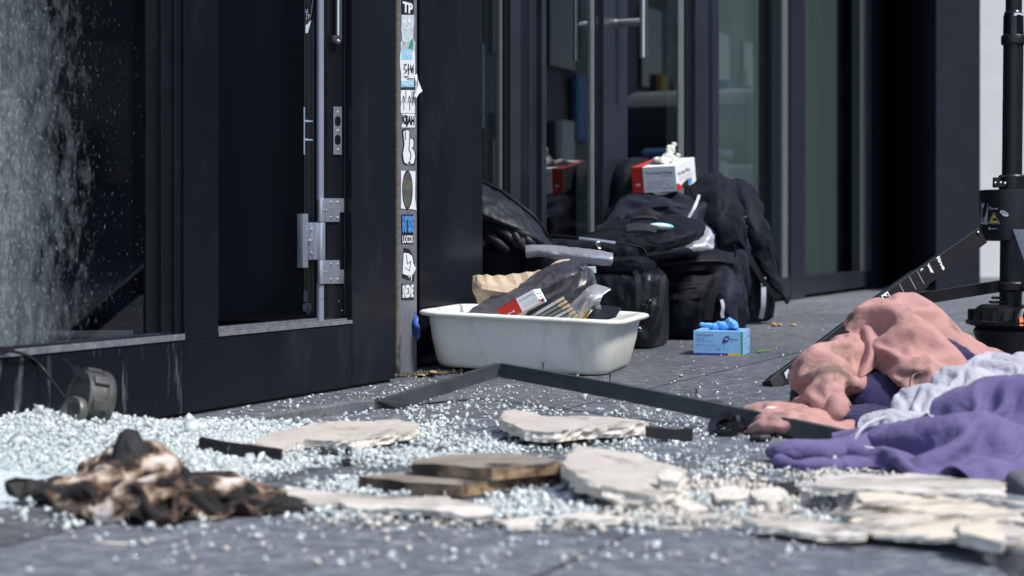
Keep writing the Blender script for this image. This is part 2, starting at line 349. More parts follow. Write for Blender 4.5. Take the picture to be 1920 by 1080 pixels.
def lathe(bm, c, prof, seg=32, axis=Vector((0,0,1)), mi=0, close=True):
    c = Vector(c); z = axis.normalized(); a = z.orthogonal().normalized(); b = z.cross(a); rings = []
    for r, h in prof:
        rings.append([bm.verts.new(c + z*h + a*math.cos(2*math.pi*k/seg)*r + b*math.sin(2*math.pi*k/seg)*r) for k in range(seg)])
    for i in range(len(rings)-1):
        for k in range(seg): bm.faces.new((rings[i][k], rings[i][(k+1)%seg], rings[i+1][(k+1)%seg], rings[i+1][k])).material_index = mi
    if close:
        if prof[0][0] > 1e-5: bm.faces.new(rings[0][::-1]).material_index = mi
        if prof[-1][0] > 1e-5: bm.faces.new(rings[-1]).material_index = mi
def smoothpath(pts, n=6):
    pts = [Vector(p) for p in pts]; out = []
    for i in range(len(pts)-1):
        p0, p1, p2, p3 = pts[max(i-1,0)], pts[i], pts[i+1], pts[min(i+2,len(pts)-1)]
        for k in range(n):
            t = k/n; out.append(.5*((2*p1)+(-p0+p2)*t+(2*p0-5*p1+4*p2-p3)*t*t+(-p0+3*p1-3*p2+p3)*t**3))
    return out + [pts[-1]]
def poly(bm, pts, thick, nrm, mi=0):
    """flat shape extruded back along -nrm"""
    n_ = Vector(nrm)*thick; a = [bm.verts.new(p) for p in pts]; b = [bm.verts.new(Vector(p)-n_) for p in pts]
    bm.faces.new(a).material_index = mi; bm.faces.new(b[::-1]).material_index = mi
    for i in range(len(a)):
        j = (i+1) % len(a); bm.faces.new((a[i], b[i], b[j], a[j])).material_index = mi
_tc = {}
def text_bm(bm, txt, org, u, v, wd, ht, mi=0, lift=.0004, bold=.0):
    cu = bpy.data.curves.new('lettering', 'FONT'); cu.body = txt; cu.offset = bold; cu.resolution_u = 3
    o = bpy.data.objects.new('lettering', cu); scn.collection.objects.link(o)
    me = bpy.data.meshes.new_from_object(o.evaluated_get(bpy.context.evaluated_depsgraph_get()))
    bpy.data.objects.remove(o); bpy.data.curves.remove(cu)
    n_ = len(me.vertices)
    if n_ == 0: return
    a = np.empty(n_*3, 'f'); me.vertices.foreach_get('co', a); a = a.reshape(-1,3)
    lo, hi = a.min(0), a.max(0); nrm = u.cross(v).normalized()
    vs = [bm.verts.new(org + u*float((q[0]-lo[0])/(hi[0]-lo[0])*wd) + v*float((q[1]-lo[1])/(hi[1]-lo[1])*ht) + nrm*lift) for q in a]
    for p in me.polygons:
        try: bm.faces.new([vs[i] for i in p.vertices]).material_index = mi
        except ValueError: pass
    bpy.data.meshes.remove(me)
def apply_mods(o):
    dg = bpy.context.evaluated_depsgraph_get(); dg.update()
    me = bpy.data.meshes.new_from_object(o.evaluated_get(dg)); me.transform(o.matrix_world); return me
def ball(bm, c, r, rot=None, sub=3):
    mt = Matrix.Translation(Vector(c)) @ ((rot or Euler((0,0,0))).to_matrix().to_4x4()) @ Matrix.Diagonal((*r, 1))
    bmesh.ops.create_icosphere(bm, subdivisions=sub, radius=1, matrix=mt)
def cube_(bm, c, r, rot=None, bevel=.02):
    b2 = bmesh.new(); mt = Matrix.Translation(Vector(c)) @ ((rot or Euler((0,0,0))).to_matrix().to_4x4()) @ Matrix.Diagonal((r[0]*2, r[1]*2, r[2]*2, 1))
    bmesh.ops.create_cube(b2, size=1, matrix=mt); bmesh.ops.bevel(b2, geom=list(b2.edges), offset=bevel, segments=4, profile=.5, affect='EDGES')
    tm = bpy.data.meshes.new('t'); b2.to_mesh(tm); b2.free(); bm.from_mesh(tm); bpy.data.meshes.remove(tm)
_perm = np.random.default_rng(5).permutation(256); _perm = np.concatenate([_perm,_perm,_perm]); _grad = np.random.default_rng(6).normal(size=(256,3)); _grad /= np.linalg.norm(_grad,axis=1)[:,None]
def npnoise(p):
    p = np.asarray(p, 'd'); i = np.floor(p).astype(int); f = p-i; i &= 255; w_ = f*f*f*(f*(f*6-15)+10); out = 0
    for dx in (0,1):
        for dy in (0,1):
            for dz in (0,1):
                h = _perm[_perm[_perm[(i[:,0]+dx)&255]+((i[:,1]+dy)&255)]+((i[:,2]+dz)&255)]
                d = f-np.array([dx,dy,dz]); g = (_grad[h]*d).sum(1)
                out = out + g*(w_[:,0] if dx else 1-w_[:,0])*(w_[:,1] if dy else 1-w_[:,1])*(w_[:,2] if dz else 1-w_[:,2])
    return out*1.6
def blob(name, bm, m, parent=None, voxel=.006, smooth=6, wr=.006, wscale=14, wr2=.0025, wscale2=45, label=None, ridged=True, seed=0):
    me = bpy.data.meshes.new('t'); bmesh.ops.recalc_face_normals(bm, faces=bm.faces); bm.to_mesh(me); bm.free()
    o = bpy.data.objects.new('t', me); scn.collection.objects.link(o)
    k = o.modifiers.new('r', 'REMESH'); k.mode = 'VOXEL'; k.voxel_size = voxel
    k = o.modifiers.new('s', 'SMOOTH'); k.iterations = smooth; k.factor = .6
    me2 = apply_mods(o); bpy.data.objects.remove(o); bpy.data.meshes.remove(me)
    if wr or wr2:
        n_ = len(me2.vertices); co = np.empty(n_*3, 'f'); me2.vertices.foreach_get('co', co); co = co.reshape(-1,3).astype('d')
        no = np.empty(n_*3, 'f'); me2.vertices.foreach_get('normal', no); no = no.reshape(-1,3)
        q = co + np.array([seed*3.7, seed, 0]); wv = np.stack([npnoise(q*6+k*17.3) for k in range(3)], 1)*.06
        a = npnoise((q+wv)*wscale); a = (1-np.abs(a)*2.6) if ridged else a
        b = npnoise((q+wv*1.6)*wscale2); b = (1-np.abs(b)*2.6) if ridged else b
        co += no*(a*wr + b*wr2)[:,None]; me2.vertices.foreach_set('co', co.astype('f').ravel()); me2.update()
    return finish(name, me2, m, parent, None, True, label)
def mesh_np(name, V, Fc):
    me = bpy.data.meshes.new(name); me.vertices.add(len(V)); me.vertices.foreach_set('co', V.astype('f').ravel())
    me.loops.add(Fc.size); me.loops.foreach_set('vertex_index', Fc.astype('i').ravel())
    me.polygons.add(len(Fc)); me.polygons.foreach_set('loop_start', (np.arange(len(Fc))*4).astype('i')); me.polygons.foreach_set('loop_total', np.full(len(Fc),4,'i'))
    me.update(calc_edges=True); return me
def crumple(G, stretch=1.08, attract=.02, bend=.25, steps=160, amp=.004, seed=0, ell=(), ground=True, grav=0.0, selfc=0.0, freq=22):
    """relax a grid of points (ny,nx,3) whose threads are a little too long for its shape, so that it buckles into folds"""
    G = np.asarray(G, 'd'); T = G.copy(); p = G.copy()
    ny, nx = p.shape[:2]; f = p.reshape(-1,3)*freq+seed*5.3
    n3 = np.stack([npnoise(f+k*11.1) for k in range(3)], 1).reshape(ny,nx,3); p += n3*amp
    def L(a, b): return np.linalg.norm(a-b, axis=-1)
    def con(sa, sb, rest, k):
        a, b = p[sa], p[sb]; d = b-a; l = np.linalg.norm(d, axis=-1)+1e-9; c = (d*((l-rest)/l*.5*k)[...,None]); p[sa] += c; p[sb] -= c
    S_ = slice; cons = []
    def add(dy, dx, k, st):
        # pairs (y,x)-(y+dy,x+dx), coloured so that no point is used twice in one batch
        px_ = max(abs(dx), 1); py__ = max(dy, 1)
        for oy in range(2 if dy else 1):
            for ox in range(2 if dx else 1):
                ys = np.arange(ny-dy); xs = np.arange(max(0,-dx), nx-max(0,dx))
                if dy: ys = ys[(ys//dy)%2 == oy]
                if dx: xs = xs[(xs//px_)%2 == ox] 
                if dy and dx:
                    pass
                if len(ys) == 0 or len(xs) == 0: continue
                sa = np.ix_(ys, xs); sb = np.ix_(ys+dy, xs+dx); cons.append((sa, sb, L(G[sa], G[sb])*st, k))
    add(0,1,1,stretch); add(1,0,1,stretch); add(1,1,.5,stretch); add(1,-1,.5,stretch)
    add(0,3,bend,stretch*.985); add(3,0,bend,stretch*.985); add(0,6,bend*.3,stretch*.96); add(6,0,bend*.3,stretch*.96)
    prev = p.copy()
    for it in range(steps):
        v = (p-prev)*.9; prev = p.copy(); p += v; p[...,2] -= grav
        p += (T-p)*attract
        for _ in range(3):
            for c in cons: con(*c)
        for c_, r_e in ell:
            q = (p-np.array(c_))/np.array(r_e); l = np.linalg.norm(q, axis=-1); m_ = l < 1
            if m_.any(): p[m_] = np.array(c_)+q[m_]/(l[m_][:,None]+1e-9)*np.array(r_e)
        if ground:
            m_ = p[...,2] < .003; p[...,2][m_] = .003; prev[m_] = prev[m_]*.3+p[m_]*.7
        if selfc and it % 4 == 3:
            q = p.reshape(-1,3).astype('f'); iy, ix = np.divmod(np.arange(ny*nx), nx); push = np.zeros_like(q)
            sq = (q*q).sum(1)
            for k in range(0, len(q), 800):
                d2 = sq[k:k+800,None]+sq[None]-2*q[k:k+800]@q.T
                a, b = np.nonzero(d2 < selfc**2); a += k; ok = np.maximum(np.abs(iy[a]-iy[b]), np.abs(ix[a]-ix[b])) > 2; a, b = a[ok], b[ok]
                if len(a):
                    d = q[a]-q[b]; l = np.linalg.norm(d,axis=1)+1e-6; np.add.at(push, a, d*((selfc-l)/l*.35)[:,None])
            l = np.linalg.norm(push,axis=1,keepdims=True); push *= np.minimum(1, selfc*.5/(l+1e-9)); p += push.reshape(p.shape)
    return p
def cr1(pts, t):
    pts = np.asarray(pts, 'd'); n_ = len(pts)-1; x = t*n_; i = np.clip(np.floor(x).astype(int), 0, n_-1); f = (x-i)[:,None]
    g = lambda k: pts[np.clip(k,0,n_)].reshape(len(i), -1)
    p0, p1, p2, p3 = g(i-1), g(i), g(i+1), g(i+2)
    return (.5*((2*p1)+(-p0+p2)*f+(2*p0-5*p1+4*p2-p3)*f*f+(-p0+3*p1-3*p2+p3)*f**3)).reshape((len(t),)+pts.shape[1:])
def net(grid, step=.007):
    """dense grid of world points through a net of (px,py,Y)"""
    A = np.array([[tuple(P(*q)) for q in r] for r in grid], 'd')
    du = np.linalg.norm(np.diff(A,axis=1),axis=-1).sum(1).max(); dv = np.linalg.norm(np.diff(A,axis=0),axis=-1).sum(0).max()
    nu = int(np.clip(du/step, 6, 130)); nv = int(np.clip(dv/step, 6, 130))
    A = cr1(A, np.linspace(0,1,nv+1)); return np.moveaxis(cr1(np.moveaxis(A,1,0), np.linspace(0,1,nu+1)), 0, 1)
def gridmesh(name, p, m, parent=None, thick=.002, sub=1, label=None, wrap=False, drop=0, seed=0):
    ny, nx = p.shape[:2]; idx = np.arange(ny*nx).reshape(ny,nx)
    Fc = np.stack([idx[:-1,:-1],idx[:-1,1:],idx[1:,1:],idx[1:,:-1]],-1).reshape(-1,4)
    me = mesh_np('t', p.reshape(-1,3), Fc); o = bpy.data.objects.new('t', me); scn.collection.objects.link(o)
    if thick: k = o.modifiers.new('s','SOLIDIFY'); k.thickness = thick; k.offset = 0
    if sub: k = o.modifiers.new('u','SUBSURF'); k.levels = sub; k.render_levels = sub
    me2 = apply_mods(o); bpy.data.objects.remove(o); bpy.data.meshes.remove(me)
    return finish(name, me2, m, parent, None, True, label)
def fabric(name, grid, m, parent=None, step=.007, thick=.002, sub=1, label=None, ragged=0, **kw):
    fine = kw.pop('fine', None)
    p = crumple(net(grid, step), **kw)
    if fine:                      # second, smaller generation of folds on top of the large ones
        ny, nx = p.shape[:2]; f_ = fine[0]; q = cr1(p, np.linspace(0,1,int(ny*f_))); q = np.moveaxis(cr1(np.moveaxis(q,1,0), np.linspace(0,1,int(nx*f_))), 0, 1)
        p = crumple(q, stretch=fine[1], attract=.06, bend=fine[2], steps=90, amp=fine[3], freq=kw.get('freq',22)*2.2, seed=kw.get('seed',0)+3)
    if ragged:
        ny, nx = p.shape[:2]; r = np.random.default_rng(kw.get('seed',0)+1)
        for sl_ in ((0,slice(None)),(-1,slice(None)),(slice(None),0),(slice(None),-1)):
            p[sl_] += r.normal(0, ragged, p[sl_].shape)
    return gridmesh(name, p, m, parent, thick, sub, label)
def subdiv_outline(pts, step, amp, seed):
    out = []; rr = random.Random(seed)
    for i in range(len(pts)):
        a, b = Vector(pts[i]), Vector(pts[(i+1) % len(pts)]); k = max(1, int((b-a).length/step))
        for j in range(k):
            p = a.lerp(b, j/k)
            if j: p = p + Vector((rr.uniform(-1,1), rr.uniform(-1,1), rr.uniform(-.3,.3)))*amp
            out.append(p)
    return out
def slab(name, pix, thick, m_top, m_edge, label, cat, group=None, step=.008, amp=.0035, seed=1, parent=None, rough_edge=.004):
    """broken flat piece: pix = (px, py, z) of the top outline; ragged thick edge"""
    top = [Q(*p) for p in pix]; top = subdiv_outline(top, step*2.6, amp*1.5, seed); top = subdiv_outline(top, step*.8, amp*.33, seed+1); rr = random.Random(seed+5)
    c = sum(top, Vector())/len(top); bm = bmesh.new()
    tv = [bm.verts.new(p) for p in top]; rings = [tv]
    for k, fr in enumerate((.3, .65, 1)):
        rg = []
        for p in top:
            d = (c-p); d.z = 0; d = d.normalized()
            q = p + d*(1.1*mnoise.noise(p*45+Vector((0,0,k*3.1+seed)))+.35*rr.uniform(-1, 1)+.15)*rough_edge + Vector((0,0,-thick*fr)); q.z = max(q.z, .0012 if k == 2 else .002)
            rg.append(bm.verts.new(q))
        rings.append(rg)
    f = bm.faces.new(tv); f.material_index = 0
    L = len(tv)
    for r in range(3):
        for i in range(L):
            bm.faces.new((rings[r][i], rings[r+1][i], rings[r+1][(i+1)%L], rings[r][(i+1)%L])).material_index = 1
    f2 = bm.faces.new(rings[-1][::-1]); f2.material_index = 1
    r1 = bmesh.ops.triangulate(bm, faces=[f, f2])
    tf = [q for q in r1['faces'] if q.material_index == 0]
    for _ in range(2):
        es = list({e for q in tf for e in q.edges if e.calc_length() > .014 and all(w_.material_index == 0 for w_ in e.link_faces)})
        if not es: break
        bmesh.ops.subdivide_edges(bm, edges=es, cuts=3); tf = [q for q in bm.faces if q.material_index == 0]
    bmesh.ops.triangulate(bm, faces=[q for q in bm.faces if q.material_index == 0])
    ts = set(tv)
    for v_ in {v for q in bm.faces if q.material_index == 0 for v in q.verts}:
        if v_ not in ts: v_.co.z += .0022*mnoise.noise(v_.co*25+Vector((seed,0,0)))+.0009*mnoise.noise(v_.co*110)
    o = bmobj(name, bm, [m_top, m_edge], parent)
    if parent is None: tag(o, label, cat, group)
    return o

# ================================================================== THE SETTING
# pavement: one sheet with a square pit cut out of it near the camera
PX0, PX1, PY0, PY1 = .476, 1.35, .9, 1.79
def pave():
    bm = bmesh.new(); xs = [-40, PX0, PX1, 40]; ys = [-6, PY0, PY1, 60]
    v = [[bm.verts.new((x, y, 0)) for x in xs] for y in ys]
    for j in range(3):
        for i in range(3):
            if i == 1 and j == 1: continue
            bm.faces.new((v[j][i], v[j][i+1], v[j+1][i+1], v[j+1][i]))
    d = [bm.verts.new((x, y, -.30)) for x, y in ((PX0,PY0),(PX1,PY0),(PX1,PY1),(PX0,PY1))]
    t = [v[1][1], v[1][2], v[2][2], v[2][1]]
    for i in range(4): bm.faces.new((t[i], t[(i+1)%4], d[(i+1)%4], d[i]))
    me = bpy.data.meshes.new('pavement'); bm.to_mesh(me); bm.free()
    o = bpy.data.objects.new('pavement', me); scn.collection.objects.link(o); me.materials.append(M['ground']); o['kind'] = 'structure'
    bm = bmesh.new(); wbox(bm, PX0-.05, PX1+.05, PY0-.05, PY1+.05, -.36, -.295)
    o = bmobj('pit_floor', bm, M['soil']); o['kind'] = 'structure'
    return o
pave()


shop = thing('shop_building', 'dark metal shop front with an open window at left and recessed glass doors', 'building', A0)
ZB = .147                                     # height of the sill
s345, s410, s660, s741 = S(345,0), S(409,0), S(660,0), S(741,0)
s270 = S(272, -.028)
fobj('plinth_panel', [(-2.4, s345-.0006, -.03, 0, .006, ZB-.012)], M['panel_splash'], shop, .0008)
fobj('plinth_panel', [(s345, s660-.001, -.03, 0, .006, ZB-.012)], M['panel'], shop, .0008)
fobj('plinth_panel', [(s660+.0012, s741, -.03, 0, .006, 3.2)], M['panel'], shop, .0012)
fobj('shadow_gap', [(-2.4, s741-.003, -.3, -.012, -.01, .05)], M['black'], shop)
fobj('stile', [(s345, s410, -.035, .001, ZB-.0115, 3.2)], M['panel'], shop, .001)
# left window
wf = fobj('window_frame', [(s270, s345, -.055, -.024, ZB, 3.2), (s270+.03, s345, -.024, -.014, ZB, 3.2), (s345-.018, s345, -.014, -.006, ZB, 3.2)], M['black'], shop, .0008)
bm = bmesh.new(); fbox(bm, -2.4, s345-.0006, -.028, -.003, ZB-.011, ZB); fbox(bm, -2.4, s345-.0006, -.028, -.014, ZB, ZB+.005)
sl0 = bmobj('sill', bm, M['frame_lit'], shop, .0006)
fobj('sill_edge', [(-2.4, s345-.0006, -.0028, .003, ZB-.0095, ZB+.0012)], M['sill'], sl0, .0005)
bm = bmesh.new(); wpl, wpr = -2.4, s270+.006
me = bpy.data.meshes.new('window_pane')
vs = [F(wpl,-.028,ZB+.003), F(wpr,-.028,ZB+.003), F(wpr,-.028,3.2), F(wpl,-.028,3.2)]
pane = bpy.data.objects.new('window_pane', me); scn.collection.objects.link(pane); pane.parent = shop
mt = Matrix((( D.x,-N.x,0,0),(D.y,-N.y,0,0),(0,0,1,0),(0,0,0,1)))
org = F(wpr,-.028,0); inv = (Matrix.Translation(org) @ mt).inverted()
bm = bmesh.new(); k = [bm.verts.new(inv @ v) for v in vs]; k2 = [bm.verts.new(inv @ (v - N*.006)) for v in vs]
bm.faces.new(k); 
bm.to_mesh(me); bm.free(); me.materials.append(M['glassA']); bpy.context.view_layer.update()
pane.matrix_local = Matrix.Translation(-A0) @ Matrix.Translation(org) @ mt
# opening with the door leaf swung in
s575 = S(600, -.02)
bm = bmesh.new(); fbox(bm, s410+.0006, s660-.0018, -.055, -.0035, ZB-.011, ZB-.003); fbox(bm, s410+.0006, s660-.0018, -.055, -.012, ZB-.003, ZB+.001); fbox(bm, s410+.0006, s660-.0018, -.055, -.026, ZB+.001, ZB+.005)
sl1 = bmobj('sill', bm, M['frame_lit'], shop, .0006)
fobj('sill_edge', [(s410+.0006, s660-.0018, -.0032, .0025, ZB-.0095, ZB-.002), (s410+.0006, s660-.0018, -.0118, -.0108, ZB-.003, ZB+.002), (s410+.0006, s660-.0018, -.0258, -.0245, ZB+.001, ZB+.006)], M['sill'], sl1, .0003)
fobj('door_jamb', [(s575, s660-.001, -.033, -.020, ZB+.005, 3.2), (S(612,-.02), S(613.5,-.02), -.02, -.0185, ZB+.005, 3.2), (S(646,-.014), s660-.001, -.02, -.014, ZB+.005, 3.2)], M['black'], shop, .0006)
# helper for bits that face the camera on the jamb: plates in the plane o
def pplate(bm, x0, x1, y0, y1, o, th=.003, mi=0):
    poly(bm, [RP(x0,y1,o), RP(x1,y1,o), RP(x1,y0,o), RP(x0,y0,o)], th, N, mi)
def pshape(bm, pts, o, th=.003, mi=0): poly(bm, [RP(x,y,o) for x, y in pts], th, N, mi)
SCR = []
def screw(bm, px, py, o, r=.0028):
    SCR.append((px,py,o,r))
def screws(parent):
  for px,py,o,r in SCR:
    bm = bmesh.new(); lathe(bm, RP(px,py,o-.001), [(r,0),(r,.0016),(r*.6,.0024),(r*.5,.0012),(.0001,.0012)], 12, N); bmobj('screw', bm, M['steel'], parent, smooth=40)
  SCR.clear()
# grey bar + knuckles of the hinge
def vbar(bm, px, o, r, y0, y1, seg=16):
    a = RP(px, y1, o); b = RP(px, y0, o); 
    tube(bm, [Vector((a.x,a.y,b.z if False else a.z)), Vector((a.x,a.y,b.z))], r, seg, up=Vector((0,1,0)))
bm = bmesh.new(); vbar(bm, 600, -0.0215, .0078, -900, 374); bmobj('gasket_bar', bm, M['alubar'], shop, smooth=40)
bm = bmesh.new(); vbar(bm, 600, -0.0215, .0078, 531, 560); vbar(bm, 600, -0.0215, .0079, 560.6, 601); bmobj('gasket_bar', bm, M['alubar'], shop, smooth=40)
hg = thing('t', '', ''); 
hinge = bmesh.new()
for y0, y1, fl in ((372, 416, 0), (488, 532, 1)):
    vbar(hinge, 602, -0.0185, .0088, y0, y1)
    if not fl: pshape(hinge, [(608,y1),(637,y1),(637,y1-18),(648,y1-18),(648,y0),(608,y0)], -0.0155, .004)
    else: pshape(hinge, [(608,y1),(648,y1),(648,y0+18),(637,y0+18),(637,y0),(608,y0)], -0.0155, .004)
    pshape(hinge, [(607,y1),(613,y1),(613,y0),(607,y0)], -0.0105, .006)
for y0, y1 in ((417.2, 487),):
    vbar(hinge, 602, -0.0185, .0088, y0, y1)
    pshape(hinge, [(580,487),(597,487),(597,417),(580,417)], -0.0215, .004); pshape(hinge, [(588,487),(593,487),(593,417),(588,417)], -0.0175, .005)
pshape(hinge, [(568,502),(578,502),(578,401),(568,401)], -0.0235, .014)
ho = bmobj('hinge', hinge, M['alu'], shop, .0006, smooth=35)
bpy.data.objects.remove(hg)
bm = bmesh.new()
for px, py in ((620,379),(633,379),(620,408),(633,408),(620,495),(633,495),(620,524),(633,524)): screw(bm, px, py, -0.0150)
for px, py in ((604,394),(611,394),(604,509),(611,509)): screw(bm, px, py, -0.0085, .0016)
screw(bm, 582, 452, -0.0185, .004); screw(bm, 584, 430, -0.0185, .0025); screw(bm, 584, 475, -0.0185, .0025)
bm.free(); screws(ho)
# strike plate with two slotted holes
bm = bmesh.new(); pshape(bm, [(626,290),(641,290),(641,200),(626,200)], -0.0165, .002)
sp_ = bmobj('strike_plate', bm, M['alu'], shop, .0004)
bm = bmesh.new()
for cy in (227, 262):
    pts = [(633.5+5.3*math.cos(a), cy-3.5+6*math.sin(a)) for a in [math.pi+math.pi*k/8 for k in range(9)]] + [(633.5+5.3*math.cos(a), cy+3.5+6*math.sin(a)) for a in [math.pi*k/8 for k in range(9)]]
    pshape(bm, pts[::-1], -0.0161, .0005)
bmobj('bolt_hole', bm, M['black'], sp_)
bm = bmesh.new()
for py in (210, 245, 281): screw(bm, 633.5, py, -0.0161, .0024)
bm.free(); screws(sp_)
bm = bmesh.new(); screw(bm, 634, 565, -0.0210, .0026); screw(bm, 640, 582, -0.0210, .0016)
bm.free(); screws(shop)
# round steel rod ending above
bm = bmesh.new(); a = RP(634.5, 70, -0.0095); tube(bm, [a, a+Vector((0,0,1.4))], .0072, 20, up=Vector((0,1,0)))
pshape(bm, [(627.8+ (0),66)]+[(634.5+6.7*math.cos(t_), 74+8*math.sin(t_)) for t_ in [math.pi-math.pi*k/10 for k in range(11)]][0:]+[(641.2,66)], -0.0045, .006)
bmobj('closer_rod', bm, M['steel'], shop, smooth=50); 
bm = bmesh.new(); screw(bm, 634.5, 77, -0.0040, .0032); bm.free(); screws(shop)
# the leaf: turned inwards, nearly square to the camera
lh = RP(590, 500, -.06); ldir = Vector((-1, -.06, 0)).normalized(); lup = Vector((0,0,1)); lnrm = Vector((.06, -1, 0)).normalized()
zb = CH-(589-HY)*lh.y/FP
leaf = thing('open_door', '', ''); del leaf['label'], leaf['category']; leaf.parent = shop; leaf.location = Vector((lh.x, lh.y, 0)) - A0
def lbox(bm, a0, a1, t0, t1, z0, z1):
    b0 = Vector((lh.x, lh.y, 0)); c = [b0+ldir*a+lnrm*t+lup*z for z in (z0, z1) for a, t in ((a0,t0),(a1,t0),(a1,t1),(a0,t1))]; hexa(bm, c)
k_ = lh.y/FP
bm = bmesh.new(); lbox(bm, 20*k_, .85, -.03, 0, zb, 3.1); bmobj('door_panel', bm, M['leaf_black'], leaf, .001)
bm = bmesh.new(); lbox(bm, 0*k_, 20*k_, -.05, .004, zb+.004, 3.1); lbox(bm, 6*k_, 9*k_, .004, .007, zb+.004, 3.1); lbox(bm, 14*k_, 16*k_, .004, .007, zb+.004, 3.1); bmobj('door_edge_profile', bm, M['black'], leaf, .0006)
def LP(px, py, t=.01): 
    # ray meets the leaf plane
    rx, rz = (px-960)/FP, -(py-HY)/FP; b0 = Vector((lh.x, lh.y, 0))+lnrm*t
    # (rx*y, y) on line b0 + a*ldir
    a = (b0.x - rx*b0.y)/(rx*ldir.y - ldir.x); p = b0+ldir*a; return Vector((p.x, p.y, CH+rz*p.y))
bm = bmesh.new(); poly(bm, [LP(569.5,290),LP(572,290),LP(572,201),LP(569.5,201)], .012, lnrm)
lp = bmobj('lock_plate', bm, M['alu'], leaf)
for cy in (227, 262):
    bm = bmesh.new(); tube(bm, [LP(572,cy,.006), LP(579,cy+.4,.006), LP(587,cy+.6,.006)], [.0044,.0036,.003], 14); bmobj('bolt', bm, M['steel'], lp, smooth=40)
for cy in (209, 245, 280):
    bm = bmesh.new(); ball(bm, LP(574.5, cy, .004), (.0018,)*3, sub=2); bmobj('screw', bm, M['steel'], lp, smooth=True)
bm = bmesh.new(); tube(bm, smoothpath([LP(574,45,.01), LP(575,30,.015), LP(577,18,.014), LP(576,14,.01)]), .003, 8); tube(bm, smoothpath([LP(576,42,.012), LP(583,28,.02), LP(586,5,.024), LP(592,-20,.028)]), .0026, 10)
poly(bm, [LP(573,62),LP(577,62),LP(583,40),LP(582,30),LP(573,17)], .003, lnrm)
bmobj('stay_arm', bm, M['steel'], leaf, smooth=40)
bm = bmesh.new(); poly(bm, [LP(568,584),LP(584,585),LP(585,572),LP(578,567),LP(567,571)], .012, lnrm); poly(bm, [LP(569,566),LP(578,566),LP(577,545),LP(569,545)], .01, lnrm); poly(bm, [LP(576,590),LP(584,586),LP(574,568)], .006, lnrm)
bmobj('bottom_fitting', bm, M['leglit'], leaf, .0006)
# interior of the left shop
fobj('interior_floor', [(-2.6, s741, -3.1, -.056, .05, .125)], M['intfloor'], shop)
fobj('roof_slab', [(-2.7, 16, -3.2, -.004, 3.2, 3.4)], M['frame'], shop)
# strips seen on the inside floor
# corner post with stickers
op = -.07; post = fobj('corner_post', [(S(749,op), S(782,op), -.15, op, 0, 3.2)], M['post'], shop, .002, label='grey metal corner post covered in stickers')
bm = bmesh.new(); tube(bm, [F(S(747,op)-.003, op-.002, z) for z in [i*.03 for i in range(108)]], [.0072+.0006*math.sin(i*1.7) for i in range(108)], 8)
bmobj('sealant_bead', bm, M['caulk'], post, smooth=True)
fobj('recess_liner', [(s741-.03, S(787,-.125)+.03, -.17, -.135, 0, 3.2)], M['black'], shop)
O2 = op + .0012
def stick(name, shapes, label):
    """shapes: (kind, data, material key)"""
    bm = bmesh.new(); ms = []
    for i, sh in enumerate(shapes):
        if sh[2] not in ms: ms.append(sh[2])
        mi = ms.index(sh[2]); o = O2 + .00025*i
        if sh[0] == 'p': poly(bm, [RP(x,y,o) for x, y in sh[1]], .00015, N, mi)
        elif sh[0] == 't':
            t, x0, y0, x1, y1 = sh[1]; a = RP(x0,y1,o); b = RP(x1,y1,o); c = RP(x0,y0,o)
            text_bm(bm, t, a, D, Vector((0,0,1)), (b-a).dot(D), c.z-a.z, mi, bold=sh[3] if len(sh) > 3 else .02)
        elif sh[0] == 'l':
            pts, wd = sh[1]
            for (xa,ya),(xb,yb) in zip(pts[:-1], pts[1:]):
                dx, dy = xb-xa, yb-ya; L = math.hypot(dx,dy) or 1; nx, ny = -dy/L*wd/2, dx/L*wd/2; ex, ey = dx/L*wd*.3, dy/L*wd*.3
                poly(bm, [RP(x,y,o) for x, y in ((xa+nx-ex,ya+ny-ey),(xa-nx-ex,ya-ny-ey),(xb-nx+ex,yb-ny+ey),(xb+nx+ex,yb+ny+ey))], .0001, N, mi)
        elif sh[0] == 'e':
            cx, cy, rx, ry = sh[1]; poly(bm, [RP(cx+rx*math.cos(a), cy+ry*math.sin(a), o) for a in [-2*math.pi*k/32 for k in range(32)]], .0001, N, mi)
    return bmobj(name, bm, [M[k] for k in ms], post, label=label)
def rect(x0,y0,x1,y1,sk=0): return [(x0,y1),(x1,y1-sk),(x1,y0-sk),(x0,y0)]
def jagrect(x0,y0,x1,y1,seed,j=1.2):
    r_ = random.Random(seed); L = [(x0+r_.uniform(-j,j), y) for y in np.linspace(y1,y0,6)]; Rr = [(x1+r_.uniform(-j,j), y) for y in np.linspace(y0,y1,6)]
    return (L+Rr)[::-1]
stick('sticker', [('p', rect(753,-20,776,26), 'black_ink'), ('p', rect(755,-18,774,-3), 'lite'), ('t', ('TP',755,2,774,22), 'lite', .05)], 'black sticker with the white letters TP')
stick('sticker', [('p', jagrect(753,28,776,96,1), 'sticker_pale'), ('e', (759,40,3,4),'lite'), ('e', (768,39,3,4),'lite'), ('p', [(766,90),(773,90),(775,70),(770,76)], 'green'), ('l', ([(756,52),(762,56),(770,50),(774,58)],1), 'lite')], 'faded pale blue sticker with a green corner')
stick('sticker', [('p', jagrect(751,78,778,152,2), 'lite'), ('p', rect(753,93,773,112), 'lblue'), ('t', ('HELLO',760,97,772,105), 'lite', .03), ('l', ([(757,122),(762,120),(757,128),(763,134),(758,138)],1.4), 'black_ink'), ('l', ([(766,120),(766,140)],1.6), 'black_ink'), ('l', ([(763,130),(775,128)],1.3), 'black_ink'), ('l', ([(770,122),(772,136),(775,122),(775,138)],1.2), 'black_ink'), ('l', ([(758,143),(766,144)],1.4), 'black_ink'), ('l', ([(764,147),(776,148)],1.6), 'black_ink')], 'white name sticker with a blue band and a black marker tag')
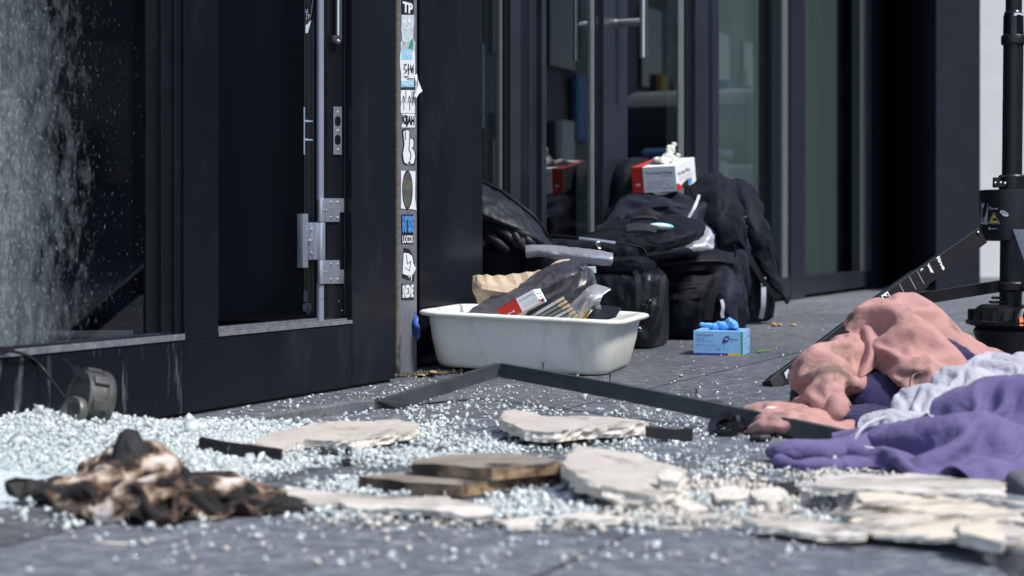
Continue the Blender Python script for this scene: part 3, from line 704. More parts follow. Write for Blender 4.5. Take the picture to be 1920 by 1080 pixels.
stick('sticker', [('p', rect(752,152,776,163), 'lblue'), ('p', rect(752,165,778,167.5), 'black_ink'), ('t', ('to',769,154,775,160), 'lite'), ('t', ('name',754,155,764,160), 'lite')], 'narrow light blue sticker strip')
stick('sticker', [('p', jagrect(752,169,778,212,4,.8), 'lite')] + [('l', ([(x,190),(x+.4,206)],1.2),'black_ink') for x in (757,768)] + [('l', ([(x-3,192),(x,180),(x+3,192)],1.2),'black_ink') for x in (757,768)] + [('l', ([(x,170),(x,186)],.8),'black_ink') for x in (761.5,773,776)], 'white sticker with black arrows')
stick('sticker', [('p', jagrect(753,213,778,239,5,.8), 'lite'), ('t', ('KIJAH',754,215,777,237), 'black_ink', .06)], 'white sticker with the black letters KIJAH')
bub = [(753,290),(757,270),(755,256),(754,244),(760,241),(767,243),(767,262),(772,258),(777,262),(777,274),(773,278),(779,284),(781,296),(778,308),(772,310),(768,303),(763,310),(756,306)]
cxb = sum(x for x,_ in bub)/len(bub); cyb = sum(y for _,y in bub)/len(bub)
stick('sticker', [('p', bub[::-1], 'black_ink'), ('p', [(cxb+(x-cxb)*.82, cyb+(y-cyb)*.93) for x,y in bub][::-1], 'lite'), ('l', ([(760,245),(760,262)],1.6), 'black_ink'), ('l', ([(768,262),(767,280),(771,290),(769,300)],1.5), 'black_ink')], 'white bubble lettering sticker with a black outline')
stick('sticker', [('p', [(752,320),(779,321),(778,370),(781,394),(772,392),(752,391)][::-1], 'lite'), ('e', (764,356,10,36.5), 'black_ink'), ('e', (764,356,8.6,33.5), 'purpleink')], 'white sticker with a dark oval picture')
stick('sticker', [('p', rect(753,402,775,457), 'black_ink'), ('t', ('EAST',754.5,404,764,436), 'blue', .05), ('t', ('SIDE',765,404,774.5,436), 'blue', .05), ('t', ('LOCOS',754.5,441,774,456), 'lite', .03)], 'black sticker reading EAST SIDE LOCOS in blue and white')
stick('sticker', [('p', [(754,520),(776,528),(778,505),(775,480),(768,468),(757,464)][::-1], 'black_ink'), ('p', [(755,513),(766,517),(774,515),(780,503),(775,494),(773,480),(766,475),(757,474)][::-1], 'lite'), ('l', ([(762,478),(764,495),(770,490),(768,508),(760,502)],1.2), 'black_ink'), ('l', ([(766,520),(772,516),(771,526)],1.5), 'lite')], 'torn black and white sticker')
stick('sticker', [('p', rect(753,532,776,562), 'black_ink'), ('t', ('SNEDNE',754.5,534,775,559), 'lite', .05)], 'black sticker with white block letters, lowest on the post')
bm = bmesh.new(); fl = [RP(777,141,O2+.001), RP(782,139,O2+.004), RP(784,150,O2+.012), RP(792,171,O2+.016), RP(785,176,O2+.016), RP(781,183,O2+.014), RP(776,180,O2+.006), RP(779,174,O2+.006), RP(779,155,O2+.004)]
vv = [bm.verts.new(p) for p in fl]; cc = bm.verts.new(sum(fl,Vector())/len(fl)+N*.003)
for i in range(len(vv)): bm.faces.new((vv[i], vv[(i+1)%len(vv)], cc))
bmobj('peeling_sticker', bm, M['lite'], post)
# panel of the entrance recess, then the glazed wall
OB = -.41; OC = -.125
fobj('side_panel', [(S(787,OC), S(905,OC), OC-.03, OC, .004, 3.2)], M['panel'], shop, .0015)
fobj('reveal_panel', [(S(905,OC)-.02, S(905,OC)-.0015, OB-.05, OC-.031, 0, 3.2)], M['frame'], shop)
def sb(x): return S(x, OB)
def strip(x0, x1, dz0=0, d0=-.06, d1=0., z0=0., z1=3.2): return (sb(x0), sb(x1), OB+d0, OB+d1, z0, z1)
ZR = .112
fobj('interior_room', [(-2.6, 16, -3.2, -3.1, -.02, 3.19), (-2.65,-2.6,-3.2,-.06,-.02,3.19), (sb(1650)+2.2,sb(1650)+2.3,-3.2,OB-.32,-.02,3.19), (1.6,1.65,-3.1,OB-.1,-.02,3.19)], M['interior'], shop)
fobj('fixed_frame', [strip(951,1000,d1=.012), strip(1000.5,1009,d1=.03), strip(1009.5,1014.5,d1=.02)], M['frame_lit'], shop, .0015)
fobj('frame_groove', [strip(944,951,d1=.004), strip(970,986,d1=.0125), strip(1118,1127,d1=-.002), strip(1287,1299,d1=-.002), strip(1324,1330,d1=.0145)], M['black'], shop)
dl = fobj('door_stile', [strip(1127,1172,d1=.01)], M['frame_lit'], shop, .0015)
fobj('door_stile', [strip(1299,1343,d1=.012)], M['frame_lit'], shop, .0015)
fobj('window_stile', [strip(1480,1506,d1=.01), strip(1630,1650,d1=.01)], M['frame_lit'], shop, .0015)
fobj('glazing_seal', [strip(941,944,d1=-.005,z0=ZR), strip(1110.5,1117,d1=-.005,z0=ZR), strip(1276,1286,d1=-.008,z0=ZR), strip(1470,1479.5,d1=-.006,z0=ZR), strip(1617,1629,d1=-.006,z0=ZR)], mat('grey_green_seal', (.10,.125,.13), (.13,.155,.155), 30, .45), shop)
fobj('bottom_rail', [strip(905,951,d1=.008,z1=ZR), strip(1015,1118,d1=.006,z1=ZR), strip(1172.4,1286.6,d1=.006,z1=ZR), strip(1343.5,1479.6,d1=.008,z0=.022,z1=ZR), strip(1506.5,1629.8,d1=.008,z0=.022,z1=ZR)], M['frame_lit'], shop, .0015)
fobj('threshold_gap', [strip(1343.5,1650,d0=-.2,d1=-.05,z1=.03)], M['black'], shop)
for a, b_ in ((906,941),(1015,1110.5),(1172.4,1276),(1343.4,1470),(1506.4,1617)):
    bm = bmesh.new(); v = [bm.verts.new(F(s,OB-.012,z)) for s, z in ((sb(a),ZR),(sb(b_),ZR),(sb(b_),3.19),(sb(a),3.19))]; bm.faces.new(v)
    bmobj('glass_pane', bm, M['glassB'], shop)
# pull handle: vertical steel bar on a standoff
pb = RP(1138, 38, OB+.01); L_ = None
so_p = F(sb(1150), OB+.01, pb.z)
end = so_p + N*.105
end2 = Vector((end.x, end.y, 0)); zt = CH-(108-HY)*end.y/FP
ph = bmesh.new(); tube(ph, [so_p+N*.0, end], .0145, 18); lathe(ph, so_p, [(.017,0),(.017,.004)], 20, N)
tube(ph, [Vector((end.x,end.y,zt)), Vector((end.x,end.y,zt+.85))], .0155, 22, up=Vector((0,1,0)))
bmobj('pull_handle', ph, M['steel'], dl, smooth=40)
# dark return wall beyond the glazing and the corner pier
fobj('return_wall', [(sb(1650)+.001, sb(1650)+.9, OB-.3, OB-.03, 0, 3.2)], M['black'], shop)
px_ = Q(1755,547); py_ = P(1838,547,px_.y)
bm = bmesh.new(); wbox(bm, px_.x, py_.x, px_.y, px_.y+2.6, 0, 3.2); bmobj('end_pier', bm, M['frame'], shop, .003)
# things behind the glass
fobj('interior_screen', [(sb(1500), sb(1650)+1.0, OB-.16, OB-.15, .02, 3.1)], M['curtain'], shop)
fobj('interior_screen', [(S(1336,OB-.13), S(1432,OB-.13), OB-.14, OB-.13, .02, 3.1)], M['curtain'], shop)
fobj('interior_floor', [(S(905,OB), 11, -3.1, OB-.07, .03, .08)], M['intfloor'], shop)
fobj('mullion_post', [(S(1590,OB-.1), S(1606,OB-.1), OB-.104, OB-.1, .1, 3.1)], M['frame'], shop)
# white wall far right
ww = thing('white_wall', 'white rendered wall behind the tripod at the far right', 'wall', (4.2, 12.6, 0))
a = (1860-960)/FP*12.5
bm = bmesh.new(); wbox(bm, 3.30, 4.7, 12.6, 12.9, -.02, 3.6); bmobj('wall_face', bm, M['white_wall'], ww, .003)
bm = bmesh.new(); wbox(bm, 3.25, a, 12.9, 13.4, -.02, 3.6); bmobj('wall_return', bm, M['white_wall'], ww)
# the other side of the street (seen only as reflections in the glass)
ob = thing('street_building', 'pale building across the street, seen only as a reflection', 'building', F(8, 11, 0))
bm = bmesh.new(); fbox(bm, -8, 75, 10.6, 14, -.02, 9); bmobj('facade', bm, M['fac'], ob)
for i in range(28):
    s0 = -6+i*2.6; fobj('window', [(s0, s0+1.3, 10.5, 10.59, .9, 2.5)], M['darkglass'], ob); fobj('window', [(s0, s0+1.3, 10.5, 10.59, 3.6, 5.4)], M['darkglass'], ob)
rr_ = random.Random(12); cols_ = [mat('refl_panel_'+n_, c_, None, rough=.7) for n_, c_ in (('blue',(.04,.12,.3)),('ochre',(.45,.28,.05)),('cream',(.6,.58,.52)),('rust',(.3,.09,.04)),('slate',(.1,.13,.16)),('white',(.75,.76,.78)))]
for i in range(40):
    s0 = 14+i*1.25+rr_.uniform(-.4,.4); z0 = rr_.uniform(.1,4.2); fobj('reflection_panel', [(s0, s0+rr_.uniform(.35,1.3), 10.35, 10.48, z0, z0+rr_.uniform(.4,2.2))], cols_[rr_.randrange(6)], ob)  # random coloured panels added to tint the blurred reflections in the panes
def reflection_prop(name, label, cat, s, o, parts):  # unseen props, added only to put coloured shapes into the glass reflections
    t = thing(name, label, cat, F(s,o,0))
    for n_, b_, m_, bv in parts: fobj(n_, [(s+b_[0], s+b_[1], o+b_[2], o+b_[3], b_[4], b_[5])], m_, t, bv, smooth=35)
tr = mat('blue_paint', (.03,.09,.22), (.05,.12,.27), 4, .4); gy = mat('grey_paint', (.13,.14,.15), (.17,.18,.19), 4, .5)
reflection_prop('reflection_van', 'grey van shape added out of view, only to be reflected in the glass', 'van', 17, 3.2,
  [('body', (0,3.4,0,1.9,.35,1.15), gy, .08), ('cabin', (0.3,3.3,.08,1.82,1.15,2.1), gy, .15), ('bonnet', (-1.0,0,.1,1.8,.35,.98), gy, .12), ('side_window', (.5,1.2,.05,.1,1.2,1.75), M['darkglass'], .01), ('windscreen', (.2,.34,.2,1.7,1.2,1.9), M['darkglass'], .01)] + [('wheel', (x,x+.6,-.02,.2,0,.62), M['rubber'], .14) for x in (-.6, 2.3)])
reflection_prop('reflection_bin', 'blue wheeled bin shape added out of view for the reflections', 'bin', 11.6, 2.0, [('bin_body', (0,.55,0,.6,.06,1.0), tr, .05), ('lid', (-.03,.58,-.03,.64,1.0,1.08), tr, .03), ('wheel', (0,.06,.5,.62,0,.18), M['rubber'], .04), ('wheel', (.5,.56,.5,.62,0,.18), M['rubber'], .04)])
reflection_prop('reflection_crate', 'yellow crate shape added out of view for the reflections', 'crate', 9.0, 1.9, [('crate_body', (0,.6,0,.4,0,.36), mat('yellow_plastic',(.5,.33,.03),(.55,.37,.05),5,.4), .02), ('crate_lid', (-.01,.61,-.01,.41,.36,.40), M['blackmat'], .008)])
reflection_prop('reflection_bollard', 'pale bollard shape added out of view for the reflections', 'bollard', 8.2, 1.2, [('shaft', (0,.16,0,.16,0,.75), M['white_wall'], .04), ('cap', (-.01,.17,-.01,.17,.75,.82), gy, .03)])

# ================================================================== BOXES, TUB, BAGS, TRIPOD
def rrect(hw, hd, r, n=7):
    out = []
    for cx, cy, a0 in ((hw-r, hd-r, 0), (-hw+r, hd-r, 90), (-hw+r, -hd+r, 180), (hw-r, -hd+r, 270)):
        for k in range(n+1):
            a = R(a0+90*k/n); out.append((cx+r*math.cos(a), cy+r*math.sin(a)))
    return out
def surf(name, grid, m, parent=None, thick=.0015, sub=5, wr=0, ws=30, label=None, seed=0, smooth=True, jag=0):
    """curved sheet through a net of (px, py, Y) points"""
    rows = [smoothpath([P(*p) for p in r], sub) for r in grid]
    cols = list(zip(*rows)); cols = [smoothpath(c, sub) for c in cols]
    bm = bmesh.new(); V = []
    for i, c in enumerate(cols):
        V.append([])
        for j, p in enumerate(c):
            q = p + Vector((seed,0,0)); d = Vector((mnoise.noise(q*ws), mnoise.noise(q*ws+Vector((7,0,0))), mnoise.noise(q*ws+Vector((0,9,0)))))*wr
            if jag and (i in (0, len(cols)-1) or j in (0, len(c)-1)): d += Vector((random.uniform(-1,1),0,random.uniform(-1,1)))*jag
            V[-1].append(bm.verts.new(p+d))
    for i in range(len(V)-1):
        for j in range(len(V[0])-1): bm.faces.new((V[i][j], V[i+1][j], V[i+1][j+1], V[i][j+1]))
    if thick:
        bmesh.ops.recalc_face_normals(bm, faces=bm.faces); bmesh.ops.solidify(bm, geom=list(bm.faces), thickness=thick)
    return bmobj(name, bm, m, parent, smooth=smooth, label=label)
UP = Vector((0,0,1))
def yawax(deg): a = R(deg); return Vector((math.cos(a), -math.sin(a), 0)), Vector((math.sin(a), math.cos(a), 0))

# ---- the tub
u, v = yawax(14); tubc = Vector((.056, 4.13, 0)); roll = R(2.2)
tub = thing('plastic_tub', 'scuffed off white plastic tub full of packaging beside the stickered post', 'tub', tubc)
def tubpt(x, y, z):
    x2, z2 = x*math.cos(roll)+z*math.sin(roll), -x*math.sin(roll)+z*math.cos(roll)
    return tubc + u*x2 + v*y + UP*(z2+.0075)
bm = bmesh.new(); rings = []
for hw, hd, r, z in ((.185,.155,.05,.003),(.197,.167,.052,0),(.204,.174,.054,.004),(.209,.179,.056,.012),(.221,.191,.055,.07),(.2275,.1965,.055,.118),(.236,.205,.06,.1195),(.2445,.2135,.064,.120),(.248,.217,.066,.124),(.2475,.2165,.066,.1285),(.243,.212,.064,.1315),(.233,.202,.058,.132),(.226,.195,.054,.129),(.223,.192,.052,.121),(.216,.186,.052,.07),(.204,.174,.05,.014),(.19,.16,.045,.006)):
    rings.append([bm.verts.new(tubpt(x,y,z)) for x,y in rrect(hw,hd,r)])
L = len(rings[0])
for i in range(len(rings)-1):
    for k in range(L): bm.faces.new((rings[i][k], rings[i][(k+1)%L], rings[i+1][(k+1)%L], rings[i+1][k]))
bm.faces.new(rings[0][::-1]); bm.faces.new(rings[-1])
bmobj('tub_shell', bm, M['tub'], tub, smooth=60)
# ---- what the tub holds
o = fabric('paper_bag', [[(888,518,4.3),(905,516,4.28),(935,517,4.26),(975,513,4.25),(1010,508,4.24),(1040,505,4.24)],[(887,540,4.28),(905,540,4.22),(945,545,4.2),(985,545,4.2),(1020,540,4.2),(1050,540,4.22)],[(893,560,4.3),(910,562,4.24),(945,566,4.22),(985,566,4.22),(1020,566,4.22),(1055,570,4.25)],[(905,590,4.3),(920,592,4.26),(950,592,4.24),(985,592,4.24),(1020,592,4.24),(1060,592,4.28)]], M['paper'], None, .018, .0012, 0, stretch=1.05, attract=.10, bend=.1, amp=.016, freq=22, seed=91)
o.data.polygons.foreach_set('use_smooth', [False]*len(o.data.polygons))
tag(o, 'crumpled brown paper bag standing at the back of the white tub', 'paper bag')
o = surf('paper_scrap', [[(1030,500,4.3),(1045,490,4.3),(1066,487,4.3)],[(1040,508,4.28),(1055,500,4.28),(1075,497,4.28)],[(1040,530,4.28),(1060,530,4.28),(1080,530,4.28)]], M['paper'], None, .002, 4, .004, 30)
tag(o, 'small corner of folded kraft paper showing above the dark bag in the tub', 'paper')
o = thing('film_bag', '', '', P(980,600,4.05))
fabric('bag_back', [[(858,598,4.06),(905,566,4.2),(960,535,4.24),(1010,508,4.24),(1050,492,4.22),(1085,488,4.2),(1100,494,4.18)],[(880,598,4.04),(925,575,4.14),(975,548,4.17),(1020,526,4.16),(1055,512,4.15),(1088,512,4.15),(1104,506,4.15)],[(905,600,4.04),(950,590,4.1),(995,574,4.12),(1035,553,4.12),(1065,540,4.12),(1095,535,4.13),(1108,524,4.13)]], M['darkbag'], o, .010, .0010, 1, stretch=1.05, attract=.06, bend=.15, amp=.010, freq=14, seed=92)
fabric('bag_front', [[(940,588,4.08),(985,560,4.09),(1035,534,4.08),(1075,516,4.07),(1103,504,4.09),(1114,512,4.12)],[(930,600,4.06),(985,582,4.05),(1035,560,4.04),(1075,545,4.04),(1105,535,4.06),(1120,540,4.10)],[(940,606,4.06),(990,602,4.05),(1040,596,4.04),(1080,590,4.04),(1105,580,4.06),(1124,575,4.10)]], mat('smoked_film', (.02,.021,.026), (.035,.036,.042), 9, .26, 0, .5), o, .010, .0010, 1, stretch=1.06, attract=.06, bend=.15, amp=.008, freq=16, seed=93)
tag(o, 'glossy dark grey plastic bag slumped across the white tub', 'plastic bag')
o = surf('film_bag', [[(1078,492,4.2),(1095,497,4.17),(1110,508,4.15)],[(1100,515,4.1),(1112,525,4.1),(1120,535,4.1)],[(1105,545,4.08),(1115,553,4.08),(1124,560,4.08)],[(1100,580,4.08),(1112,585,4.08),(1126,590,4.08)]], M['filmbag'], None, 0, 5, .006, 25)
tag(o, 'clear plastic film end hanging from the dark bag in the tub', 'plastic film')
bm = bmesh.new(); poly(bm, [P(x,y,Y_) for x,y,Y_ in ((898,604,4.03),(950,578,4.05),(996,560,4.07),(1004,566,4.06),(985,590,4.03),(970,606,4.02))][::-1], .004, (0,-1,0))
tag(bmobj('cardboard_sheet', bm, M['card']), 'brown cardboard sheet leaning in the tub left of the red box', 'cardboard')
# ---- printed cartons
def carton(name, label, cat, base, yaw, W, Dp, H, body, group=None, pitch=0, tilt=0):
    t = thing(name, label, cat, base, group)
    u_, v_ = yawax(yaw); w_ = UP.copy()
    if pitch:
        q = Matrix.Rotation(R(pitch), 3, v_); u_ = q @ u_; w_ = q @ w_
    if tilt: q = Matrix.Rotation(R(tilt), 3, u_); v_ = q @ v_; w_ = q @ w_
    b0 = Vector(base)
    def c(x, y, z): return b0 + u_*x + v_*y + w_*z          # x along front (0..W), y into depth, z up
    return t, c, u_, v_, w_
def cbox(c, name, W, Dp, H, m, t, bev=.0008, sag=0):
    bm = bmesh.new(); hexa(bm, [c(0,0,0),c(W,0,0),c(W,Dp,0),c(0,Dp,0),c(0,0,H),c(W,0,H),c(W,Dp,H),c(0,Dp,H)])
    return bmobj(name, bm, m, t, bev)
def cface(c, name, x0, x1, z0, z1, m, t, lift=.0008, y=0):
    bm = bmesh.new(); a = [c(x0,y-lift,z0), c(x1,y-lift,z0), c(x1,y-lift,z1), c(x0,y-lift,z1)]; bm.faces.new([bm.verts.new(p) for p in a]); return bmobj(name, bm, m, t)
def ctext(c, name, lines, t, u_, w_, v_=None, side=None, W=0):
    bm = bmesh.new(); ms = []
    for txt, x, z, wd, ht, mk in lines:
        if mk not in ms: ms.append(mk)
        if side == 'r': text_bm(bm, txt, c(W+.0014, x, z), v_, w_, wd, ht, ms.index(mk), 0, .01)
        else: text_bm(bm, txt, c(x, -.0014, z), u_, w_, wd, ht, ms.index(mk), 0, .01)
    return bmobj(name, bm, [M[k] for k in ms], t)
def fingers(bm, chains):
    for pts, r in chains: tube(bm, smoothpath(pts, 4), r, 10)
# blue carton on the pavement
b0 = Q(1300, 665.5); t, c, u_, v_, w_ = carton('glove_carton', 'light blue carton of blue disposable gloves standing on the pavement', 'box', b0, 15, .1385,.125,.0655, None)
W, Dp, H = .1335, .15, .0655
cbox(c, 'carton_body', W, Dp, H, M['bluebox'], t)
cface(c, 'blue_band', 0, W*.70, 0, .006, M['navyink'], t); cface(c, 'yellow_band', W*.70, W*.97, 0, .006, M['yellow'], t); cface(c, 'green_edge', W*.972, W, 0, H-.001, M['green'], t)
ctext(c, 'printing', [('Nitril NextGen', .009,.051,.044,.0065,'navyink'),('100  SIZE L', .009,.0425,.024,.0035,'navyink'),('REF 1280L  sterile', .009,.036,.044,.0032,'navyink'),('CE', .008,.0235,.011,.0065,'navyink'),('Medizinische Untersuchungshandschuhe', .022,.0265,.048,.0026,'navyink'),('for single use only, powder free, non sterile', .022,.0222,.064,.0026,'navyink'),('o   ~   =   8   ||   V   MD   %   O', .010,.0125,.086,.006,'navyink'),('Meditrade',.098,.041,.022,.005,'navyink')], t, u_, w_)
bm = bmesh.new(); poly(bm, [c(x*W,-.0010-.0002,z*H) for x,z in ((.59,.50),(.595,.60),(.615,.70),(.65,.78),(.69,.80),(.715,.81),(.72,.74),(.74,.72),(.72,.66),(.70,.58),(.66,.545),(.63,.50),(.61,.53))][::-1], .0003, v_*-1); bmobj('wing_emblem', bm, M['navyink'], t)
bm = bmesh.new(); poly(bm, [c(x*W,-.0016,z*H) for x,z in ((.635,.62),(.66,.72),(.70,.70),(.71,.64),(.67,.63))][::-1], .0002, v_*-1); bmobj('emblem_patch', bm, M['pinkink'], t)
ctext(c, 'side_printing', [('Nitril', .10,.044,.03,.007,'navyink'),('NextGen',.015,.03,.05,.004,'navyink'),('100 gloves',.015,.02,.06,.003,'navyink'),('size L',.105,.012,.03,.006,'navyink'),('latex free',.02,.042,.04,.003,'navyink')], t, u_, w_, v_, 'r', W)
bm = bmesh.new(); bm.faces.new([bm.verts.new(c(x,y,H+.0006)) for x,y in ((.03,.05),(.10,.05),(.10,.09),(.03,.09))]); bmobj('top_opening', bm, M['navyink'], t)
bm = bmesh.new(); poly(bm, [c(x,y,H+.001) for x,y in ((.085,.03),(.12,.03),(.12,.045),(.085,.045))], .0003, UP); bmobj('top_printing', bm, M['navyink'], t)
bm = bmesh.new()
fingers(bm, [([c(.045,.06,H-.005),c(.055,.055,H+.008),c(.068,.05,H+.014),c(.085,.05,H+.006)],[.012,.013,.012]+[.010]*10),
  ([c(.06,.05,H+.006),c(.042,.045,H+.012),c(.026,.04,H+.0135),c(.012,.038,H+.016)],[.008]*4+[.006]*4+[.0048]*5),
  ([c(.08,.06,H-.002),c(.088,.055,H+.016),c(.098,.052,H+.026)],[.014]*4+[.0125]*5), ([c(.098,.05,H+.02),c(.104,.048,H+.012),c(.103,.046,H+.004)],[.011]*9)])
gl = blob('blue_glove', bm, M['bluglove'], None, .0022, 4, .0016, 60, .0008, 140); tag(gl, 'crumpled blue nitrile glove poking out of the blue carton', 'glove')
# white and red carton on the bags
def redwhite(name, label, base, yaw, W, Dp, H, pitch=0, rf=.26, tilt=0):
    t, c, u_, v_, w_ = carton(name, label, 'box', base, yaw, W, Dp, H, None, None, pitch, tilt)
    cbox(c, 'carton_body', W, Dp, H, M['white'], t); rs = W*rf
    cface(c, 'red_end', 0, rs, 0, H, M['red'], t)
    bm = bmesh.new(); bm.faces.new([bm.verts.new(c(x,y,H+.0007)) for x,y in ((0,0),(rs,0),(rs*.9,Dp),(0,Dp))]); bmobj('red_top', bm, M['red'], t)
    bm = bmesh.new(); bm.faces.new([bm.verts.new(c(W+.0009,y,z)) for y,z in ((0,0),(Dp*.36,0),(Dp*.12,H*.26),(0,H*.3))]); bmobj('red_corner', bm, M['red'], t)
    bm = bmesh.new(); bm.faces.new([bm.verts.new(c(W+.0011,y,z)) for y,z in ((Dp*.30,0.001),(Dp*.62,0.001),(Dp*.56,H*.3),(Dp*.25,H*.18))]); bmobj('glove_picture', bm, M['black_ink'], t)
    bm = bmesh.new(); bm.faces.new([bm.verts.new(c(W+.0012,y,z)) for y,z in ((Dp*.56,.004),(Dp*.75,H*.06),(Dp*.78,H*.26),(Dp*.6,H*.3))]); bmobj('blue_picture', bm, M['blue'], t)
    ctext(c, 'printing', [('Prot Hand White', rs+W*.06, H*.69, W*(.9-rf)*.95, H*.12,'ink'), ('powder free', rs+W*.40, H*.59, W*.26, H*.06,'ink')] +
       [('xmmnuwsn oemnnse mnu'[:20-2*k], rs+W*.07, H*(.40-.085*k), W*(.46-.05*k), H*.045,'pinkink') for k in range(4)] +
       [('M', rs*.36, H*.26, rs*.34, H*.12,'lite'), ('o', rs+W*.53, H*.23, W*.05, H*.1,'red'), ('medical line', rs+W*.4, H*.12, W*.28, H*.05,'ink')], t, u_, w_)
    ctext(c, 'side_printing', [('Prot Hand White', Dp*.1, H*.56, Dp*.62, H*.16,'ink')] + [('mnuwse oemnn snmmeu wo', Dp*.14, H*(.44-.09*k), Dp*.7, H*.045,'pinkink') for k in range(2)], t, u_, w_, v_, 'r', W)
    bm = bmesh.new(); poly(bm, [c(W*.5+W*.33*math.cos(a)*1.0, Dp*.5+Dp*.3*math.sin(a), H+.001) for a in [2*math.pi*k/20 for k in range(20)]], .0004, UP); bmobj('top_opening', bm, M['ink'], t)
    return t, c, u_, v_, w_
YB = 5.98; b0 = P(1187, 362.5, YB)
t, c, u_, v_, w_ = redwhite('glove_carton', 'white and red carton of white gloves on top of the black bags', b0, 22, .160, .25, .090, pitch=-2, tilt=9)
H = .090
bm = bmesh.new()
fingers(bm, [([c(.09,.08,H-.004),c(.10,.09,H+.012),c(.112,.10,H+.03),c(.122,.11,H+.05),c(.13,.12,H+.066)],[.022]*4+[.017]*4+[.013]*5+[.0085]*4), ([c(.12,.1,H+.03),c(.112,.105,H+.05),c(.11,.11,H+.06)],[.009]*5+[.007]*4),
  ([c(.12,.09,H),c(.136,.1,H+.014),c(.146,.1,H+.030)],[.012]*5+[.008]*4), ([c(.08,.1,H),c(.06,.12,H+.008),c(.04,.13,H+.006)],[.013]*5+[.01]*4)])
tag(blob('white_glove', bm, M['latex'], None, .0035, 4, .0025, 45, .0012, 120), 'crumpled white glove sticking up from the red and white carton', 'glove')
# red and white carton, folding rule, foil bags and folder in the tub
t, c, u_, v_, w_ = redwhite('glove_carton', 'red and white carton wedged at an angle in the white tub', P(944,604,3.965), 16, .100,.06,.034, pitch=-28, rf=.52)
M['rulegrey'] = mat('grey_painted_lath', (.13,.135,.13), (.19,.19,.18), 40, .5)
# folding rule : a sheaf of thin laths
rule = thing('folding_rule', 'folded grey and bare wood measuring rule lying on edge in the tub', 'folding rule', P(1020,600,3.98))
for k in range(7):
    a, b = P(948+15*k, 622-.5*k, 3.99), P(1058+5.2*k, 558+6.6*k, 3.985); d = (b-a).normalized(); up2 = d.cross(Vector((0,1,0))).normalized()*-1
    nn = d.cross(up2)
    for fr0, fr1, mk in ((0,.36+.05*k,'paper'),(.36+.05*k,.84,'rulegrey' if k%3 else 'reflect'),(.84,1,'paper')):
        bm = bmesh.new(); obox(bm, a.lerp(b,(fr0+fr1)/2), d, nn, up2, (b-a).length*(fr1-fr0)/2-.0003, .007, .0034); bmobj('lath', bm, M[mk], rule, .0006)
o = surf('sealed_bag', [[(1060,570,4.05),(1085,548,4.06),(1110,534,4.06),(1146,542,4.0)],[(1068,590,4.02),(1090,566,4.0),(1112,552,3.98),(1128,556,3.98)],[(1080,604,4.0),(1098,588,3.98),(1112,572,3.98),(1122,570,3.98)]], plastic_film('clear_sachet', (.85,.8,.82), .4, .1, .3), None, .0008, 6, .005, 30)
tag(o, 'clear plastic sachet with a pointed corner sticking up from the tub', 'plastic bag')
bm = bmesh.new(); poly(bm, [P(x,y,Y_) for x,y,Y_ in ((1092,604,3.96),(1100,608,3.95),(1155,592,4.0),(1165,576,4.1),(1120,571,4.12))][::-1], .005, (0,-.6,.8))
tag(bmobj('folder', bm, M['blackmat'], None, .0006), 'thin black folder poking over the right rim of the tub', 'folder')
bm = bmesh.new(); poly(bm, [P(x,y,Y_) for x,y,Y_ in ((1072,608,3.955),(1090,610,3.95),(1108,582,4.03),(1100,578,4.05))][::-1], .004, (0,-1,0))
tag(bmobj('yellow_card', bm, M['yellow'], None), 'thin yellow card beside the black folder in the tub', 'card')
bm = bmesh.new(); poly(bm, [P(x,y,4.3) for x,y in ((1100,500),(1117,499),(1118,512),(1101,512))][::-1], .01, (0,-1,0))
tag(bmobj('label_card', bm, M['sticker_pale'], None, .0008), 'small pale card end behind the dark bag in the tub', 'card')

# ---- bags
def E(bm, px, py, Y, rx, rz, ry, rot=0, sub=3): ball(bm, P(px,py,Y), (rx*Y/FP, ry, rz*Y/FP), Euler((0, R(rot), 0)), sub)
def C(bm, px, py, Y, rx, rz, ry, yaw=-22, roll_=0, bev=.02): cube_(bm, P(px,py,Y), (rx*Y/FP, ry, rz*Y/FP), Euler((0, R(roll_), R(yaw))), bev)
def strap(bm, pts, half=.012, th=.002, up=(0,-1,0)): ribbon(bm, smoothpath([P(*p) for p in pts], 6), half, th, Vector(up))
